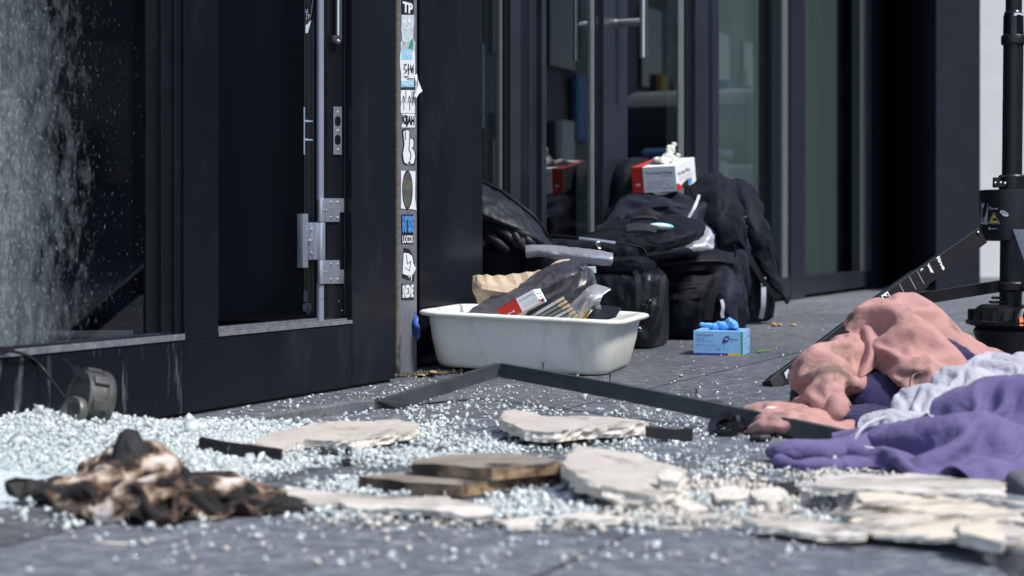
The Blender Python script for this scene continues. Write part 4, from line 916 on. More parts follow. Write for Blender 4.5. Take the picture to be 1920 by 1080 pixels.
# big bag at the back
FB = dict(step=.017, thick=.004, sub=2, bend=.3, attract=.03)
def shell(name, g, m, t, **k): q = dict(FB); q.update(k); return fabric(name, g, m, t, **q)
def line(bm, pts, r=.0035, seg=8): tube(bm, smoothpath([P(*q) for q in pts], 6), r, seg)
t = thing('large_holdall', 'large blue black canvas holdall slumped against the glass door, under the red and white carton', 'bag', Vector((.55, 5.95, 0)))
bm = bmesh.new(); E(bm,1235,490,6.0,115,100,.17); E(bm,1250,420,6.06,70,48,.13); E(bm,1330,440,6.0,55,68,.13,20); C(bm,1240,560,6.05,118,65,.13,-10,0,.05)
blob('bag_body', bm, M['nylon2'], t, .01, 10, .008, 6, .002, 24, seed=2)
shell('front_panel', [[(1120,420,6.1),(1150,390,6.05),(1185,366,6.02),(1240,364,5.98),(1290,366,5.96),(1330,360,6.0),(1365,372,6.05),(1390,400,6.1)],
 [(1108,450,5.98),(1145,425,5.9),(1190,398,5.86),(1240,392,5.82),(1290,396,5.80),(1335,398,5.84),(1375,415,5.9),(1400,450,6.0)],
 [(1100,490,5.95),(1145,475,5.86),(1195,455,5.80),(1245,450,5.76),(1295,455,5.74),(1340,460,5.78),(1380,475,5.84),(1402,500,5.96)],
 [(1104,560,5.94),(1150,550,5.86),(1200,540,5.80),(1250,530,5.76),(1300,530,5.74),(1345,535,5.78),(1384,550,5.84),(1400,570,5.96)],
 [(1110,630,5.96),(1150,632,5.9),(1200,630,5.84),(1250,630,5.8),(1300,625,5.8),(1345,620,5.82),(1380,618,5.88),(1396,610,5.98)]], M['nylon2'], t, stretch=1.12, amp=.02, freq=6, seed=71)
shell('bag_flap', [[(1150,335,6.16),(1160,304,6.18),(1182,297,6.2),(1212,298,6.2),(1222,306,6.2)],[(1144,350,6.1),(1160,320,6.08),(1182,308,6.08),(1206,312,6.09),(1225,325,6.12)],[(1142,395,6.08),(1160,372,6.04),(1180,360,6.03),(1203,358,6.05),(1222,360,6.1)]], M['nylon'], t, stretch=1.08, amp=.01, seed=72)
bm = bmesh.new(); strap(bm, [(1311,366,5.80),(1304,385,5.76),(1296,400,5.745),(1288,414,5.74)], .0045, .003); bmobj('lit_strap', bm, M['reflect'], t, smooth=40)  # strap catching the light, its brightness put into pale grey
shell('side_flap', [[(1296,352,5.94),(1322,332,5.97),(1350,328,6.0),(1378,344,6.04)],[(1312,392,5.84),(1340,368,5.84),(1366,362,5.88),(1388,380,5.98)],[(1322,430,5.78),(1348,410,5.76),(1374,400,5.80),(1396,420,5.9)],[(1330,470,5.78),(1358,455,5.76),(1382,450,5.8),(1400,470,5.9)]], M['nylon'], t, stretch=1.12, amp=.012, seed=73)
bm = bmesh.new(); line(bm, [(1125,470,5.9),(1150,430,5.87),(1185,402,5.84),(1240,388,5.80),(1300,392,5.79)], .004); bmobj('seam', bm, M['black'], t, smooth=40)
bm = bmesh.new(); strap(bm, [(1166,402,5.86),(1180,440,5.82),(1188,480,5.80),(1190,520,5.80)], .010); bmobj('compression_strap', bm, M['webbing'], t, smooth=40)
bm = bmesh.new(); line(bm, [(1346,372,5.82),(1362,400,5.78),(1374,440,5.78),(1380,490,5.82)], .003); bmobj('seam', bm, M['webbing'], t, smooth=40)
# right rucksack
t = thing('rucksack', 'tall black rucksack with a long hanging strap, rightmost of the bags', 'bag', Vector((.9, 6.3, 0)))
bm = bmesh.new(); C(bm,1395,525,6.4,48,80,.08,-20,-3,.04); E(bm,1395,420,6.36,38,42,.07,-25)
blob('pack_body', bm, M['nylon'], t, .009, 8, .006, 8, .002, 30, seed=5)
shell('front_pocket', [[(1368,425,6.25),(1392,415,6.18),(1418,412,6.22),(1436,430,6.3)],[(1362,470,6.2),(1390,462,6.12),(1420,462,6.15),(1444,480,6.26)],[(1362,530,6.18),(1392,528,6.10),(1424,530,6.13),(1450,540,6.24)],[(1366,590,6.2),(1395,598,6.13),(1425,600,6.15),(1450,592,6.24)]], M['nylon'], t, stretch=1.08, amp=.012, seed=75)
shell('hanging_jacket', [[(1355,350,6.34),(1382,338,6.3),(1410,352,6.3),(1430,385,6.32)],[(1362,372,6.22),(1392,365,6.18),(1420,388,6.17),(1440,425,6.25)],[(1385,420,6.12),(1412,425,6.09),(1438,445,6.11),(1455,480,6.2)],[(1405,480,6.10),(1428,485,6.08),(1450,500,6.11),(1465,530,6.2)],[(1432,535,6.12),(1452,540,6.10),(1466,545,6.12),(1476,555,6.2)],[(1464,558,6.16),(1469,562,6.15),(1474,566,6.15),(1478,566,6.18)]], M['nylon'], t, stretch=1.1, amp=.014, freq=8, seed=74)
bm = bmesh.new(); strap(bm, [(1378,440,6.12),(1398,470,6.06),(1418,505,6.05),(1440,540,6.07),(1462,560,6.1)], .010); bmobj('shoulder_strap', bm, M['webbing'], t, smooth=40)
bm = bmesh.new(); strap(bm, [(1392,425,6.10),(1384,480,6.08),(1390,540,6.07),(1402,592,6.09)], .011); bmobj('shoulder_strap', bm, M['webbing'], t, smooth=40)
bm = bmesh.new(); strap(bm, [(1431,520,6.08),(1432,550,6.06),(1431,575,6.06),(1427,597,6.08)], .0085); bmobj('reflective_strip', bm, M['reflect'], t, smooth=40)
bm = bmesh.new(); strap(bm, [(1398,443,6.05),(1401,452,6.045),(1400,461,6.045)], .0035); bmobj('zip_pull', bm, M['orange'], t, smooth=40)
bm = bmesh.new(); line(bm, [(1362,418,6.16),(1385,411,6.10),(1410,404,6.12),(1425,402,6.18)], .006); bmobj('zip', bm, M['black'], t, smooth=40)
bm = bmesh.new(); line(bm, [(1364,432,6.14),(1390,426,6.08),(1420,424,6.12)], .004); bmobj('zip', bm, M['webbing'], t, smooth=40)
o = surf('foil_packet', [[(1352,405,6.1),(1362,400,6.08),(1376,401,6.1)],[(1356,412,6.06),(1368,410,6.05),(1384,412,6.08)],[(1362,418,6.08),(1372,418,6.08),(1384,420,6.1)]], plastic_film('crinkled_foil', (.8,.8,.85), .5, .12, .3), None, .002, 5, .004, 60)
tag(o, 'crinkled clear packet tucked behind the right rucksack', 'packet')
# middle duffel
t = thing('duffel_bag', 'black nylon duffel bag standing behind the blue carton', 'bag', Vector((.62, 5.35, 0)))
bm = bmesh.new(); C(bm,1300,565,5.5,76,80,.11,-18,0,.05); C(bm,1225,590,5.45,66,56,.08,-12,0,.04)
blob('bag_body', bm, M['nylon'], t, .009, 8, .005, 9, .002, 30, seed=9)
shell('lid', [[(1200,480,5.5),(1240,472,5.46),(1290,468,5.44),(1340,468,5.46),(1372,474,5.5)],[(1196,492,5.36),(1240,484,5.30),(1290,478,5.28),(1342,478,5.32),(1380,490,5.40)],[(1200,520,5.33),(1245,515,5.27),(1292,508,5.25),(1345,505,5.29),(1384,512,5.38)]], M['nylon'], t, stretch=1.08, amp=.010, seed=76)
shell('front_panel', [[(1195,512,5.36),(1240,508,5.30),(1290,505,5.28),(1340,503,5.32),(1384,505,5.42)],[(1192,555,5.33),(1240,552,5.26),(1290,550,5.23),(1340,550,5.28),(1388,552,5.4)],[(1190,600,5.32),(1240,600,5.25),(1290,600,5.22),(1340,598,5.27),(1390,596,5.4)],[(1196,640,5.34),(1240,643,5.27),(1290,644,5.24),(1340,643,5.28),(1386,640,5.4)]], M['nylon'], t, stretch=1.10, amp=.012, seed=77)
bm = bmesh.new(); line(bm, [(1196,505,5.34),(1245,497,5.26),(1292,491,5.24),(1345,489,5.28),(1378,494,5.36)], .0045); bmobj('zip', bm, M['webbing'], t, smooth=40)
bm = bmesh.new(); line(bm, [(1222,530,5.245),(1224,560,5.235),(1226,600,5.225),(1228,625,5.225)], .0022); bmobj('pocket_seam', bm, M['webbing'], t, smooth=40)
bm = bmesh.new(); line(bm, [(1222,530,5.245),(1255,533,5.225),(1290,532,5.215),(1312,530,5.22)], .0026); bmobj('pocket_seam', bm, M['webbing'], t, smooth=40)
bm = bmesh.new(); strap(bm, [(1216,552,5.24),(1250,556,5.22),(1290,556,5.21),(1318,552,5.22)], .008); bmobj('side_strap', bm, M['webbing'], t, smooth=40)
bm = bmesh.new(); a_ = P(1268,556,5.205); obox(bm, a_, Vector((1,0,0)), Vector((0,1,0)), UP, .014, .004, .010); bmobj('buckle', bm, M['gloss'], t, .003)
bm = bmesh.new(); strap(bm, [(1322,500,5.22),(1345,508,5.18),(1347,530,5.17),(1334,560,5.17),(1328,600,5.18)], .013); bmobj('carry_strap', bm, M['webbing'], t, smooth=40)
bm = bmesh.new(); strap(bm, [(1365,505,5.28),(1385,516,5.26),(1378,560,5.25),(1360,600,5.25)], .011); bmobj('carry_strap', bm, M['webbing'], t, smooth=40)
shell('cuff_flap', [[(1352,500,5.3),(1372,505,5.28),(1392,520,5.3)],[(1345,540,5.22),(1368,545,5.20),(1390,550,5.23)],[(1350,570,5.20),(1366,585,5.18),(1384,575,5.22)],[(1362,600,5.22),(1374,607,5.2),(1383,603,5.22)]], M['nylon2'], t, step=.012, stretch=1.1, amp=.008, seed=78)
bm = bmesh.new(); strap(bm, [(1353,562,5.18),(1356,575,5.17),(1354,588,5.17),(1356,596,5.17)], .005,.003); bmobj('grey_tag', bm, M['reflect'], t, smooth=40)
# flat pouch lying on the duffel
t = thing('equipment_pouch', 'flat black pouch with a white oval badge lying on the bags', 'bag', P(1220,470,5.1))
bm = bmesh.new(); E(bm,1215,446,5.14,100,18,.12,2); blob('pouch_body', bm, M['nylon'], t, .006, 5, .002, 12, .001, 40, seed=12)
shell('pouch_top', [[(1110,440,5.3),(1150,418,5.3),(1200,408,5.3),(1260,405,5.3),(1310,415,5.3),(1335,432,5.3)],[(1092,446,5.16),(1145,430,5.12),(1200,420,5.10),(1262,417,5.10),(1315,425,5.12),(1338,442,5.18)],[(1095,452,5.06),(1150,448,5.00),(1205,446,4.98),(1258,443,4.98),(1300,440,5.02),(1325,448,5.1)],[(1110,458,5.04),(1160,466,4.98),(1210,470,4.96),(1255,466,4.97),(1295,456,5.02),(1318,452,5.1)]], M['nylon'], t, step=.014, stretch=1.07, amp=.008, seed=79)
bm = bmesh.new(); E(bm,1240,424,4.995,24,6.5,.006,4); blob('oval_badge', bm, M['lblue'], t, .0018, 2, 0, 1, 0, 1)
bm = bmesh.new(); E(bm,1238,423.6,4.99,19,4.8,.006,4); blob('badge_centre', bm, M['lite'], t, .0015, 2, 0, 1, 0, 1)
bm = bmesh.new(); strap(bm, [(1100,440,4.98),(1150,430,4.965),(1200,452,4.95),(1250,462,4.96),(1320,438,5.0)], .003,.003); bmobj('zip', bm, M['black'], t, smooth=40)
bm = bmesh.new(); strap(bm, [(1175,428,4.985),(1200,424,4.98),(1232,430,4.975)], .010,.002); bmobj('name_patch', bm, mat('dark_grey_patch',(.05,.052,.058),(.08,.082,.09),200,.6), t, smooth=40)
bm = bmesh.new(); tube(bm, smoothpath([P(1186,418,5.0),P(1188,410,5.0),P(1210,408,5.0),P(1228,410,5.0),P(1230,417,5.0)]), .006, 8); bmobj('grab_handle', bm, M['webbing'], t, smooth=40)
o = surf('foil_packet', [[(1322,424,5.1),(1332,432,5.08),(1340,446,5.08)],[(1318,445,5.06),(1328,450,5.04),(1338,458,5.06)],[(1290,458,5.02),(1310,461,5.0),(1335,466,5.04)],[(1268,465,5.02),(1295,469,5.0),(1325,470,5.04)]], plastic_film('crinkled_film', (.8,.82,.86), .5, .1, .35), None, .002, 6, .007, 45)
tag(o, 'crinkled shiny packet sticking out under the flat pouch', 'packet')
# camera bag
t = thing('equipment_case', 'padded black shoulder bag with strap loops right behind the tub', 'bag', Vector((.3, 4.95, 0)))
bm = bmesh.new(); C(bm,1110,580,4.98,135,72,.11,-18,0,.035); E(bm,1215,590,4.9,32,60,.09)
blob('case_body', bm, M['leather'], t, .006, 8, .003, 12, .001, 40, seed=15)
bm = bmesh.new(); C(bm,1110,500,4.98,114,19,.10,-18,0,.03)
blob('case_top', bm, M['nylon'], t, .005, 6, .003, 30, .001, 60, seed=16)
bm = bmesh.new(); C(bm,1100,470,5.0,100,16,.09,-16,4,.02); blob('open_lid', bm, M['nylon'], t, .005, 6, .003, 18, .001, 60, seed=17)
bm = bmesh.new(); strap(bm, [(1185,505,4.86),(1196,520,4.80),(1197,560,4.785),(1196,600,4.785),(1190,636,4.80)], .007,.003); bmobj('strap_loop', bm, M['webbing'], t, smooth=40)
bm = bmesh.new(); strap(bm, [(1232,505,4.90),(1243,520,4.85),(1240,560,4.83),(1228,610,4.82),(1212,645,4.83)], .007,.003); bmobj('strap_loop', bm, M['webbing'], t, smooth=40)
bm = bmesh.new(); ball(bm, P(1217,566,4.77), (.010,.006,.008), sub=3); ball(bm, P(1219,578,4.77), (.006,.005,.016), sub=3); ball(bm, P(1206,573,4.775), (.010,.005,.006), sub=2); blob('clip', bm, M['gloss'], t, .0015, 2, 0,1,0,1)
bm = bmesh.new(); tube(bm, smoothpath([P(1190,618,4.775),P(1197,614,4.77),P(1203,618,4.77),P(1199,622,4.77)]), .0012, 6); bmobj('metal_ring', bm, M['steel'], t, smooth=40)
bm = bmesh.new(); tube(bm, [P(1032,441,4.90),P(1090,447,4.86),P(1150,454,4.84),P(1203,463,4.83)], .0042, 10); tube(bm, [P(1203,463,4.83),P(1209,470,4.83),P(1213,484,4.83)], .003, 8); fr = bmobj('metal_hoop', bm, M['gloss'], t, smooth=40)
bm = bmesh.new(); tube(bm, [P(1086,447,4.852),P(1120,451,4.84),P(1154,456,4.832)], .0056, 12); bmobj('bright_sleeve', bm, M['steel'], fr, smooth=40)
bm = bmesh.new(); ball(bm, P(1120,455,4.83), (.008,.004,.005)); tube(bm, smoothpath([P(1117,457,4.82),P(1122,464,4.82),P(1127,466,4.82),P(1124,459,4.82)]), .0016, 6); bmobj('buckle', bm, M['steel'], fr, smooth=40)
# clear film roll lying across
o = surf('film_sleeve', [[(985,463,4.72),(1010,461,4.71),(1055,464,4.69),(1100,468,4.67),(1150,476,4.66)],[(984,472,4.69),(1010,472,4.68),(1055,476,4.66),(1100,481,4.64),(1149,487,4.63)],[(986,481,4.71),(1010,481,4.70),(1055,487,4.68),(1100,492,4.66),(1146,498,4.65)]], plastic_film('rolled_film', (.85,.86,.92), .35, .12, .2), None, .004, 7, .004, 40)
tag(o, 'rolled strip of clear plastic film lying in front of the shoulder bag', 'plastic film')
# left bag behind the recess edge with leather gloves on top
t = thing('tool_bag', 'black bag half hidden behind the dark panel edge, under the leather gloves', 'bag', P(960,640,5.0))
bm = bmesh.new(); C(bm,955,545,5.0,90,78,.10,-20,0,.03); E(bm,930,470,4.95,62,60,.11,30); E(bm,1000,485,4.95,42,38,.1,30)
blob('bag_body', bm, M['nylon'], t, .006, 8, .005, 14, .002, 40, seed=19)
shell('bag_flap', [[(870,328,4.95),(905,345,4.93),(935,360,4.91),(970,386,4.90),(1000,412,4.90),(1030,450,4.92)],[(870,350,4.83),(905,366,4.81),(940,384,4.80),(972,404,4.80),(1005,430,4.81),(1034,460,4.84)],[(870,385,4.76),(905,398,4.74),(945,414,4.73),(982,430,4.74),(1012,450,4.77),(1036,468,4.82)],[(870,402,4.77),(905,412,4.75),(945,426,4.74),(982,442,4.75),(1012,460,4.78),(1036,474,4.83)]], M['glove'], t, step=.012, stretch=1.06, amp=.006, freq=14, seed=81)
bm = bmesh.new(); line(bm, [(885,333,4.92),(912,344,4.91),(940,358,4.90),(975,384,4.885),(1005,410,4.885),(1034,452,4.90)], .005); bmobj('flap_binding', bm, M['black'], t, smooth=40)
def glove(label, chains, palm, seed):
    bm = bmesh.new()
    for pts, r in chains: tube(bm, smoothpath([P(*p) for p in pts], 5), r, 12)
    for p in palm: E(bm, *p)
    tag(blob('leather_glove', bm, M['glove'], None, .003, 8, .0008, 24, .0004, 90, seed=seed), label, 'glove')
def tp(n, a, b): return [a+(b-a)*i/(n-1) for i in range(n)]
glove('black leather glove draped over the left bag, fingers pointing down', [([(905,405,4.80),(925,425,4.76),(950,440,4.74),(975,463,4.74)], tp(16,.0165,.010)), ([(905,425,4.8),(915,442,4.76),(935,455,4.745),(955,470,4.745)], tp(16,.0165,.010)), ([(925,400,4.79),(950,418,4.75),(975,435,4.74),(998,446,4.75)], tp(16,.0165,.0105)), ([(895,430,4.8),(900,447,4.77),(905,455,4.76),(908,462,4.76)], tp(16,.014,.009))], [(915,408,4.80,40,30,.034,30)], 30)
glove('second black leather glove tucked under the padded flap to the right of the first', [([(975,436,4.76),(990,450,4.74),(1004,464,4.75)], tp(11,.013,.009)), ([(960,432,4.75),(972,450,4.73),(984,468,4.74)], tp(11,.013,.009))], [(965,432,4.79,20,12,.02,30)], 33)

# ---- tripod at the right edge
YP = 4.3
def pp(px, py, Y=YP): return P(px, py, Y)
tri = thing('lighting_tripod', 'black lighting mast on folding legs standing at the right edge', 'tripod', Vector((1.25, YP, 0)))
ax = [pp(1893.5,700), pp(1901,0)]
def axp(py):
    p = ax[0].lerp(ax[1], (700-py)/700); return p
def mast(bm, y0, y1, r, seg=28): a, b = axp(y1), axp(y0); tube(bm, [a, b], r*YP/FP, seg, up=Vector((0,1,0)))
bm = bmesh.new(); mast(bm, 84, 330, 18.5); bmobj('mast_tube', bm, M['leg'], tri, smooth=40)
bm = bmesh.new(); mast(bm, -700, 20, 15); bmobj('upper_tube', bm, M['leg'], tri, smooth=40)
bm = bmesh.new(); lathe(bm, axp(65), [(19*YP/FP,0),(18.5*YP/FP,.045),(16*YP/FP,.058),(14*YP/FP,.061)], 28); bmobj('collar', bm, M['gloss'], tri, smooth=30)
bm = bmesh.new(); lathe(bm, axp(84), [(21*YP/FP,0),(22.5*YP/FP,.003),(22.5*YP/FP,.020),(21*YP/FP,.024)], 28); bmobj('collar_ring', bm, M['leg'], tri, smooth=30)
bm = bmesh.new(); pz = axp(38); poly(bm, [pp(1902,24,YP-.028),pp(1916,24,YP-.028),pp(1920,30,YP-.028),pp(1911,27,YP-.028),pp(1901,30,YP-.028)][::-1], .001, (0,-1,0)); bmobj('collar_mark', bm, M['lite'], tri)
bm = bmesh.new(); lathe(bm, axp(356), [(24*YP/FP,0),(24*YP/FP,.034),(22*YP/FP,.038)], 28)
obox(bm, axp(342)+Vector((-.032,-.01,0)), Vector((1,0,0)), Vector((0,1,0)), UP, .016, .012, .012); obox(bm, axp(346)+Vector((-.044,-.012,0)), Vector((1,0,0)), Vector((0,1,0)), UP, .006, .008, .008)
obox(bm, axp(334)+Vector((-.025,-.012,0)), Vector((1,0,0)), Vector((0,1,0)), UP, .010, .010, .006); bmobj('clamp', bm, M['leg'], tri, smooth=30)
for x_, y_ in ((1866,343),(1876,343),(1884,344)):
    bm = bmesh.new(); lathe(bm, pp(x_,y_,YP-.036), [(.003,0),(.003,.002),(.0015,.003)], 12, Vector((0,-1,0))); bmobj('screw', bm, M['steel'], tri, smooth=40)
HR = 59*YP/FP; hc = axp(451)
bm = bmesh.new(); lathe(bm, hc, [(HR*.90,-.001),(HR*.97,.002),(HR,.123),(HR*.985,.127),(HR*.9,.1275)], 56); drum = bmobj('hub_drum', bm, M['leg'], tri, smooth=30)
def hubp(px, py, lift=.0006):
    """point on the drum under a pixel"""
    dx, dz = (px-960)/FP, -(py-HY)/FP; cx, cy = hc.x, hc.y; r = HR*.988+lift
    a = dx*dx+1; b = -2*(dx*cx+cy); c_ = cx*cx+cy*cy-r*r; y = (-b-math.sqrt(max(b*b-4*a*c_,0)))/(2*a); return Vector((dx*y, y, CH+dz*y))
def hubpoly(bm, pts, lift, mi=0, sub=3):
    q = []
    for i in range(len(pts)):
        a, b = pts[i], pts[(i+1)%len(pts)]
        for k in range(sub): q.append((a[0]+(b[0]-a[0])*k/sub, a[1]+(b[1]-a[1])*k/sub))
    f = bm.faces.new([bm.verts.new(hubp(x,y,lift)) for x,y in q]); f.material_index = mi
def hubtext(bm, txt, px, py, wpx, hpx, rot=0, mi=0):
    b2 = bmesh.new(); text_bm(b2, txt, Vector((0,0,0)), Vector((1,0,0)), Vector((0,1,0)), wpx, hpx, 0, 0, .02)
    cr, sr = math.cos(R(rot)), math.sin(R(rot)); mp = {}
    for v_ in b2.verts: mp[v_] = bm.verts.new(hubp(px+v_.co.x*cr+v_.co.y*sr, py+v_.co.x*sr-v_.co.y*cr, .0012))
    for f in b2.faces: bm.faces.new([mp[v_] for v_ in f.verts]).material_index = mi
    b2.free()
bm = bmesh.new(); hubpoly(bm, [(1841,381),(1853,382),(1851,421),(1838,420)], .0006); hubtext(bm, 'MED PLATE', 1843.5, 416, 26, 4, -88, 1); bmobj('rating_plate', bm, [M['reflect'], M['ink']], drum)
bm = bmesh.new(); hubpoly(bm, [(1863.5,399),(1873.5,419),(1853,419)], .0006, 0); hubpoly(bm, [(1863.5,401.5),(1871.5,417.7),(1855,417.7)], .0009, 1); hubpoly(bm, [(1858,414),(1863,408),(1868,410),(1869,415),(1863,413)], .0012, 0, 2)
bmobj('warning_triangle', bm, [M['black_ink'], M['yellow']], drum)
bm = bmesh.new(); hubpoly(bm, [(1863.5,397.6),(1875,419.9),(1851.6,419.9)], .0003, 0); bmobj('triangle_border', bm, M['reflect'], drum)
bm = bmesh.new(); hubtext(bm, 'press', 1859, 394, 12, 4); hubtext(bm, 'down', 1859, 430.5, 10, 4); hubpoly(bm, [(1853,394),(1857,390),(1855,390),(1855,388),(1858,388),(1858,391)], .0006); hubpoly(bm, [(1853,428),(1855,425),(1858,428),(1857,431),(1854,431)], .0006); bmobj('lettering', bm, M['reflect'], drum)
bm = bmesh.new(); hubpoly(bm, [(1883+8*math.cos(a)-.0+2*math.sin(a)*.2, 400+5*math.sin(a)+3*math.cos(a)) for a in [2*math.pi*k/16 for k in range(16)]], .0006, 0, 1); hubtext(bm, 'OK CE', 1877, 400, 10, 4, 20, 1); bmobj('oval_sticker', bm, [M['white'], M['ink']], drum)
bm = bmesh.new(); mast(bm, 450, 620, 20.5); bmobj('lower_tube', bm, M['leg'], tri, smooth=40)
bm = bmesh.new(); lathe(bm, axp(546), [(30*YP/FP,0),(33*YP/FP,.004),(33*YP/FP,.020),(30*YP/FP,.0245)], 28); bmobj('sliding_ring', bm, M['leg'], tri, smooth=30)
for y_ in (558, 566, 574):
    bm = bmesh.new(); obox(bm, axp(y_)+Vector((-.037,-.012,0)), Vector((1,0,0)), Vector((0,1,0)), UP, .012+.003*(y_%3), .012, .0032); bmobj('latch', bm, M['leg'], tri, .001)
prof = [(36,.0),(58,.004),(60,.012),(60,.055),(66,.075),(67,.084),(62,.092),(80,.100),(81,.108),(74,.112),(66,.128),(60,.142),(52,.148),(30,.149)]
bc = axp(692); bc.z = 0
bm = bmesh.new(); lathe(bm, bc, [(r*YP/FP, h) for r, h in prof], 48); base = bmobj('base_housing', bm, M['leg'], tri, smooth=30)
for k in range(22):
    a = 2*math.pi*k/22; d = Vector((math.cos(a), math.sin(a), 0)); tn = Vector((-d.y, d.x, 0))
    bm = bmesh.new(); obox(bm, bc+d*(70*YP/FP)+UP*.122, d, tn, UP, .009, .0022, .014); bmobj('rib', bm, M['leg'], base)
bm = bmesh.new(); q = [pp(1911,595,4.2),pp(1918,595,4.2),pp(1919,611,4.19),pp(1912,611,4.19)]; poly(bm, q[::-1], .004, (0,-1,0)); bmobj('orange_lever', bm, M['orange'], base)
# leg with lettering
A_, B_ = Vector((1.163, 4.22, CH-4*4.22/FP)), Q(1439, 723); B_.z = .011
la, lb = P(1829,448,4.22), P(1440,724,3.66)
ld = (lb-la).normalized(); ln = Vector((0,-1,0)); lu = ld.cross(ln).normalized(); ln = lu.cross(ld).normalized()
if ln.y > 0: ln = -ln
if lu.z < 0: lu = -lu
LL = (lb-la).length
def legbox(name, f0, f1, h0, h1, d, m, off=0):
    bm = bmesh.new(); a, b = la.lerp(lb,f0)+lu*off, la.lerp(lb,f1)+lu*off; c = []
    for s_ in (-1, 1):
        c += [a-lu*h0*s_*-1*-1+ln*d if False else a+lu*h0*s_-ln*d, b+lu*h1*s_-ln*d, b+lu*h1*s_+ln*d, a+lu*h0*s_+ln*d]
    hexa(bm, c); return bmobj(name, bm, m, leg1, .0012)
leg1 = thing('leg','',''); del leg1['label'], leg1['category']; leg1.parent = tri; leg1.location = la-Vector(tri.location)
legbox('upper_leg', -.02, .36, .0215, .0215, .014, M['leg']); legbox('leg_sleeve', .30, .52, .0245, .0245, .016, M['leg']); legbox('lower_leg', .5, .96, .0215, .0130, .010, M['leg']); legbox('foot', .955, 1.0, .0145, .011, .013, M['rubber'])
def legtext(bm, txt, f, off, wd, ht, m_, d=.0175, rot=180):
    # lettering runs across the leg, readable from the lower end
    x = lu*-1; y = ld*-1
    org = la.lerp(lb, f)+ln*d + lu*off
    text_bm(bm, txt, org, x, y, wd, ht, m_, .0004, .03)
bm = bmesh.new(); legtext(bm, 'line', .215, .0205, .034, .014, 0, .0145); legtext(bm, 'wer', .265, .0205, .026, .010, 0, .0145); legtext(bm, '(', .30, .0205, .006, .012, 0, .0145); bmobj('lettering', bm, M['lite'], leg1)
bm = bmesh.new(); a = la.lerp(lb,.478)+ln*.0165; obox(bm, a+lu*.006, lu, ld, ln, .0165, .0135, .0004); text_bm(bm, 'ZEI', a+ld*.0095+lu*.021, -lu, -ld, .029, .019, 1, .0012, .05); bmobj('white_label', bm, [M['lite'], M['black_ink']], leg1)
for f_ in (.315, .355, .405, .51):
    bm = bmesh.new(); obox(bm, la.lerp(lb,f_)+ln*.0162+lu*.004, lu, ld, ln, .017, .0006, .0004); bmobj('joint_line', bm, M['reflect'], leg1)
for f_ in (.60, .755, .835):
    bm = bmesh.new(); a = la.lerp(lb,f_)+ln*.0108-lu*.006*0; poly(bm, [a+ld*.020-lu*.018, a+ld*.034-lu*.001, a-ld*.012-lu*.001, a-ld*.022-lu*.018], .0006, ln); bmobj('reflective_patch', bm, M['white'], leg1)
bm = bmesh.new(); a = la.lerp(lb,.93)+ln*.0108; poly(bm, [a+ld*.012-lu*.008, a+ld*.010+lu*.005, a-ld*.006+lu*.008, a-ld*.014-lu*.006], .0004, ln); bmobj('worn_label', bm, M['reflect'], leg1)
for f_, o_ in ((.0,.012),(.50,-.014)):
    bm = bmesh.new(); lathe(bm, la.lerp(lb,f_)+ln*.0165+lu*o_, [(.004,0),(.004,.002),(.002,.003)], 14, ln); bmobj('rivet', bm, M['steel'], leg1, smooth=40)
# brace from the ring to that leg, second leg coming towards the camera, third behind
def bar4(name, a, b, h, d, m, parent, up=UP):
    bm = bmesh.new(); a, b = Vector(a), Vector(b); t_ = (b-a).normalized(); s_ = t_.cross(up).normalized(); w2 = s_.cross(t_)
    obox(bm, (a+b)/2, t_, s_, w2, (b-a).length/2, d, h); return bmobj(name, bm, m, parent, .001)
bar4('brace', axp(536)+Vector((-.03,-.01,0)), la.lerp(lb,.47)-ln*.018, .0145, .006, M['leg'], tri)
a2, b2 = P(1906,448,4.2), P(2010,735,3.74)
l2 = thing('leg','',''); del l2['label'], l2['category']; l2.parent = tri; l2.location = a2-Vector(tri.location)
bar4('leg_plate', a2, b2, .030, .014, M['leglit'], l2)
t_ = (b2-a2).normalized(); s_ = t_.cross(UP).normalized(); 
if s_.y > 0: s_ = -s_
w2 = s_.cross(t_).normalized(); 
bm = bmesh.new(); text_bm(bm, 'S', a2.lerp(b2,.13)+s_*.0150-UP*.008+Vector((-.012,0,0)), Vector((.94,-.34,0)).normalized(), UP, .016, .020, 0, .001, .05); bmobj('lettering', bm, M['lite'], l2)
bar4('brace', axp(536)+Vector((.03,-.02,0)), a2.lerp(b2,.5), .012, .005, M['leg'], tri)
a3, b3 = axp(452)+Vector((.03,.07,0)), Vector((1.75,4.9,.02))
l3 = thing('leg','',''); del l3['label'], l3['category']; l3.parent = tri; l3.location = a3-Vector(tri.location)
bar4('lower_leg', a3, b3, .024, .012, M['leg'], l3)

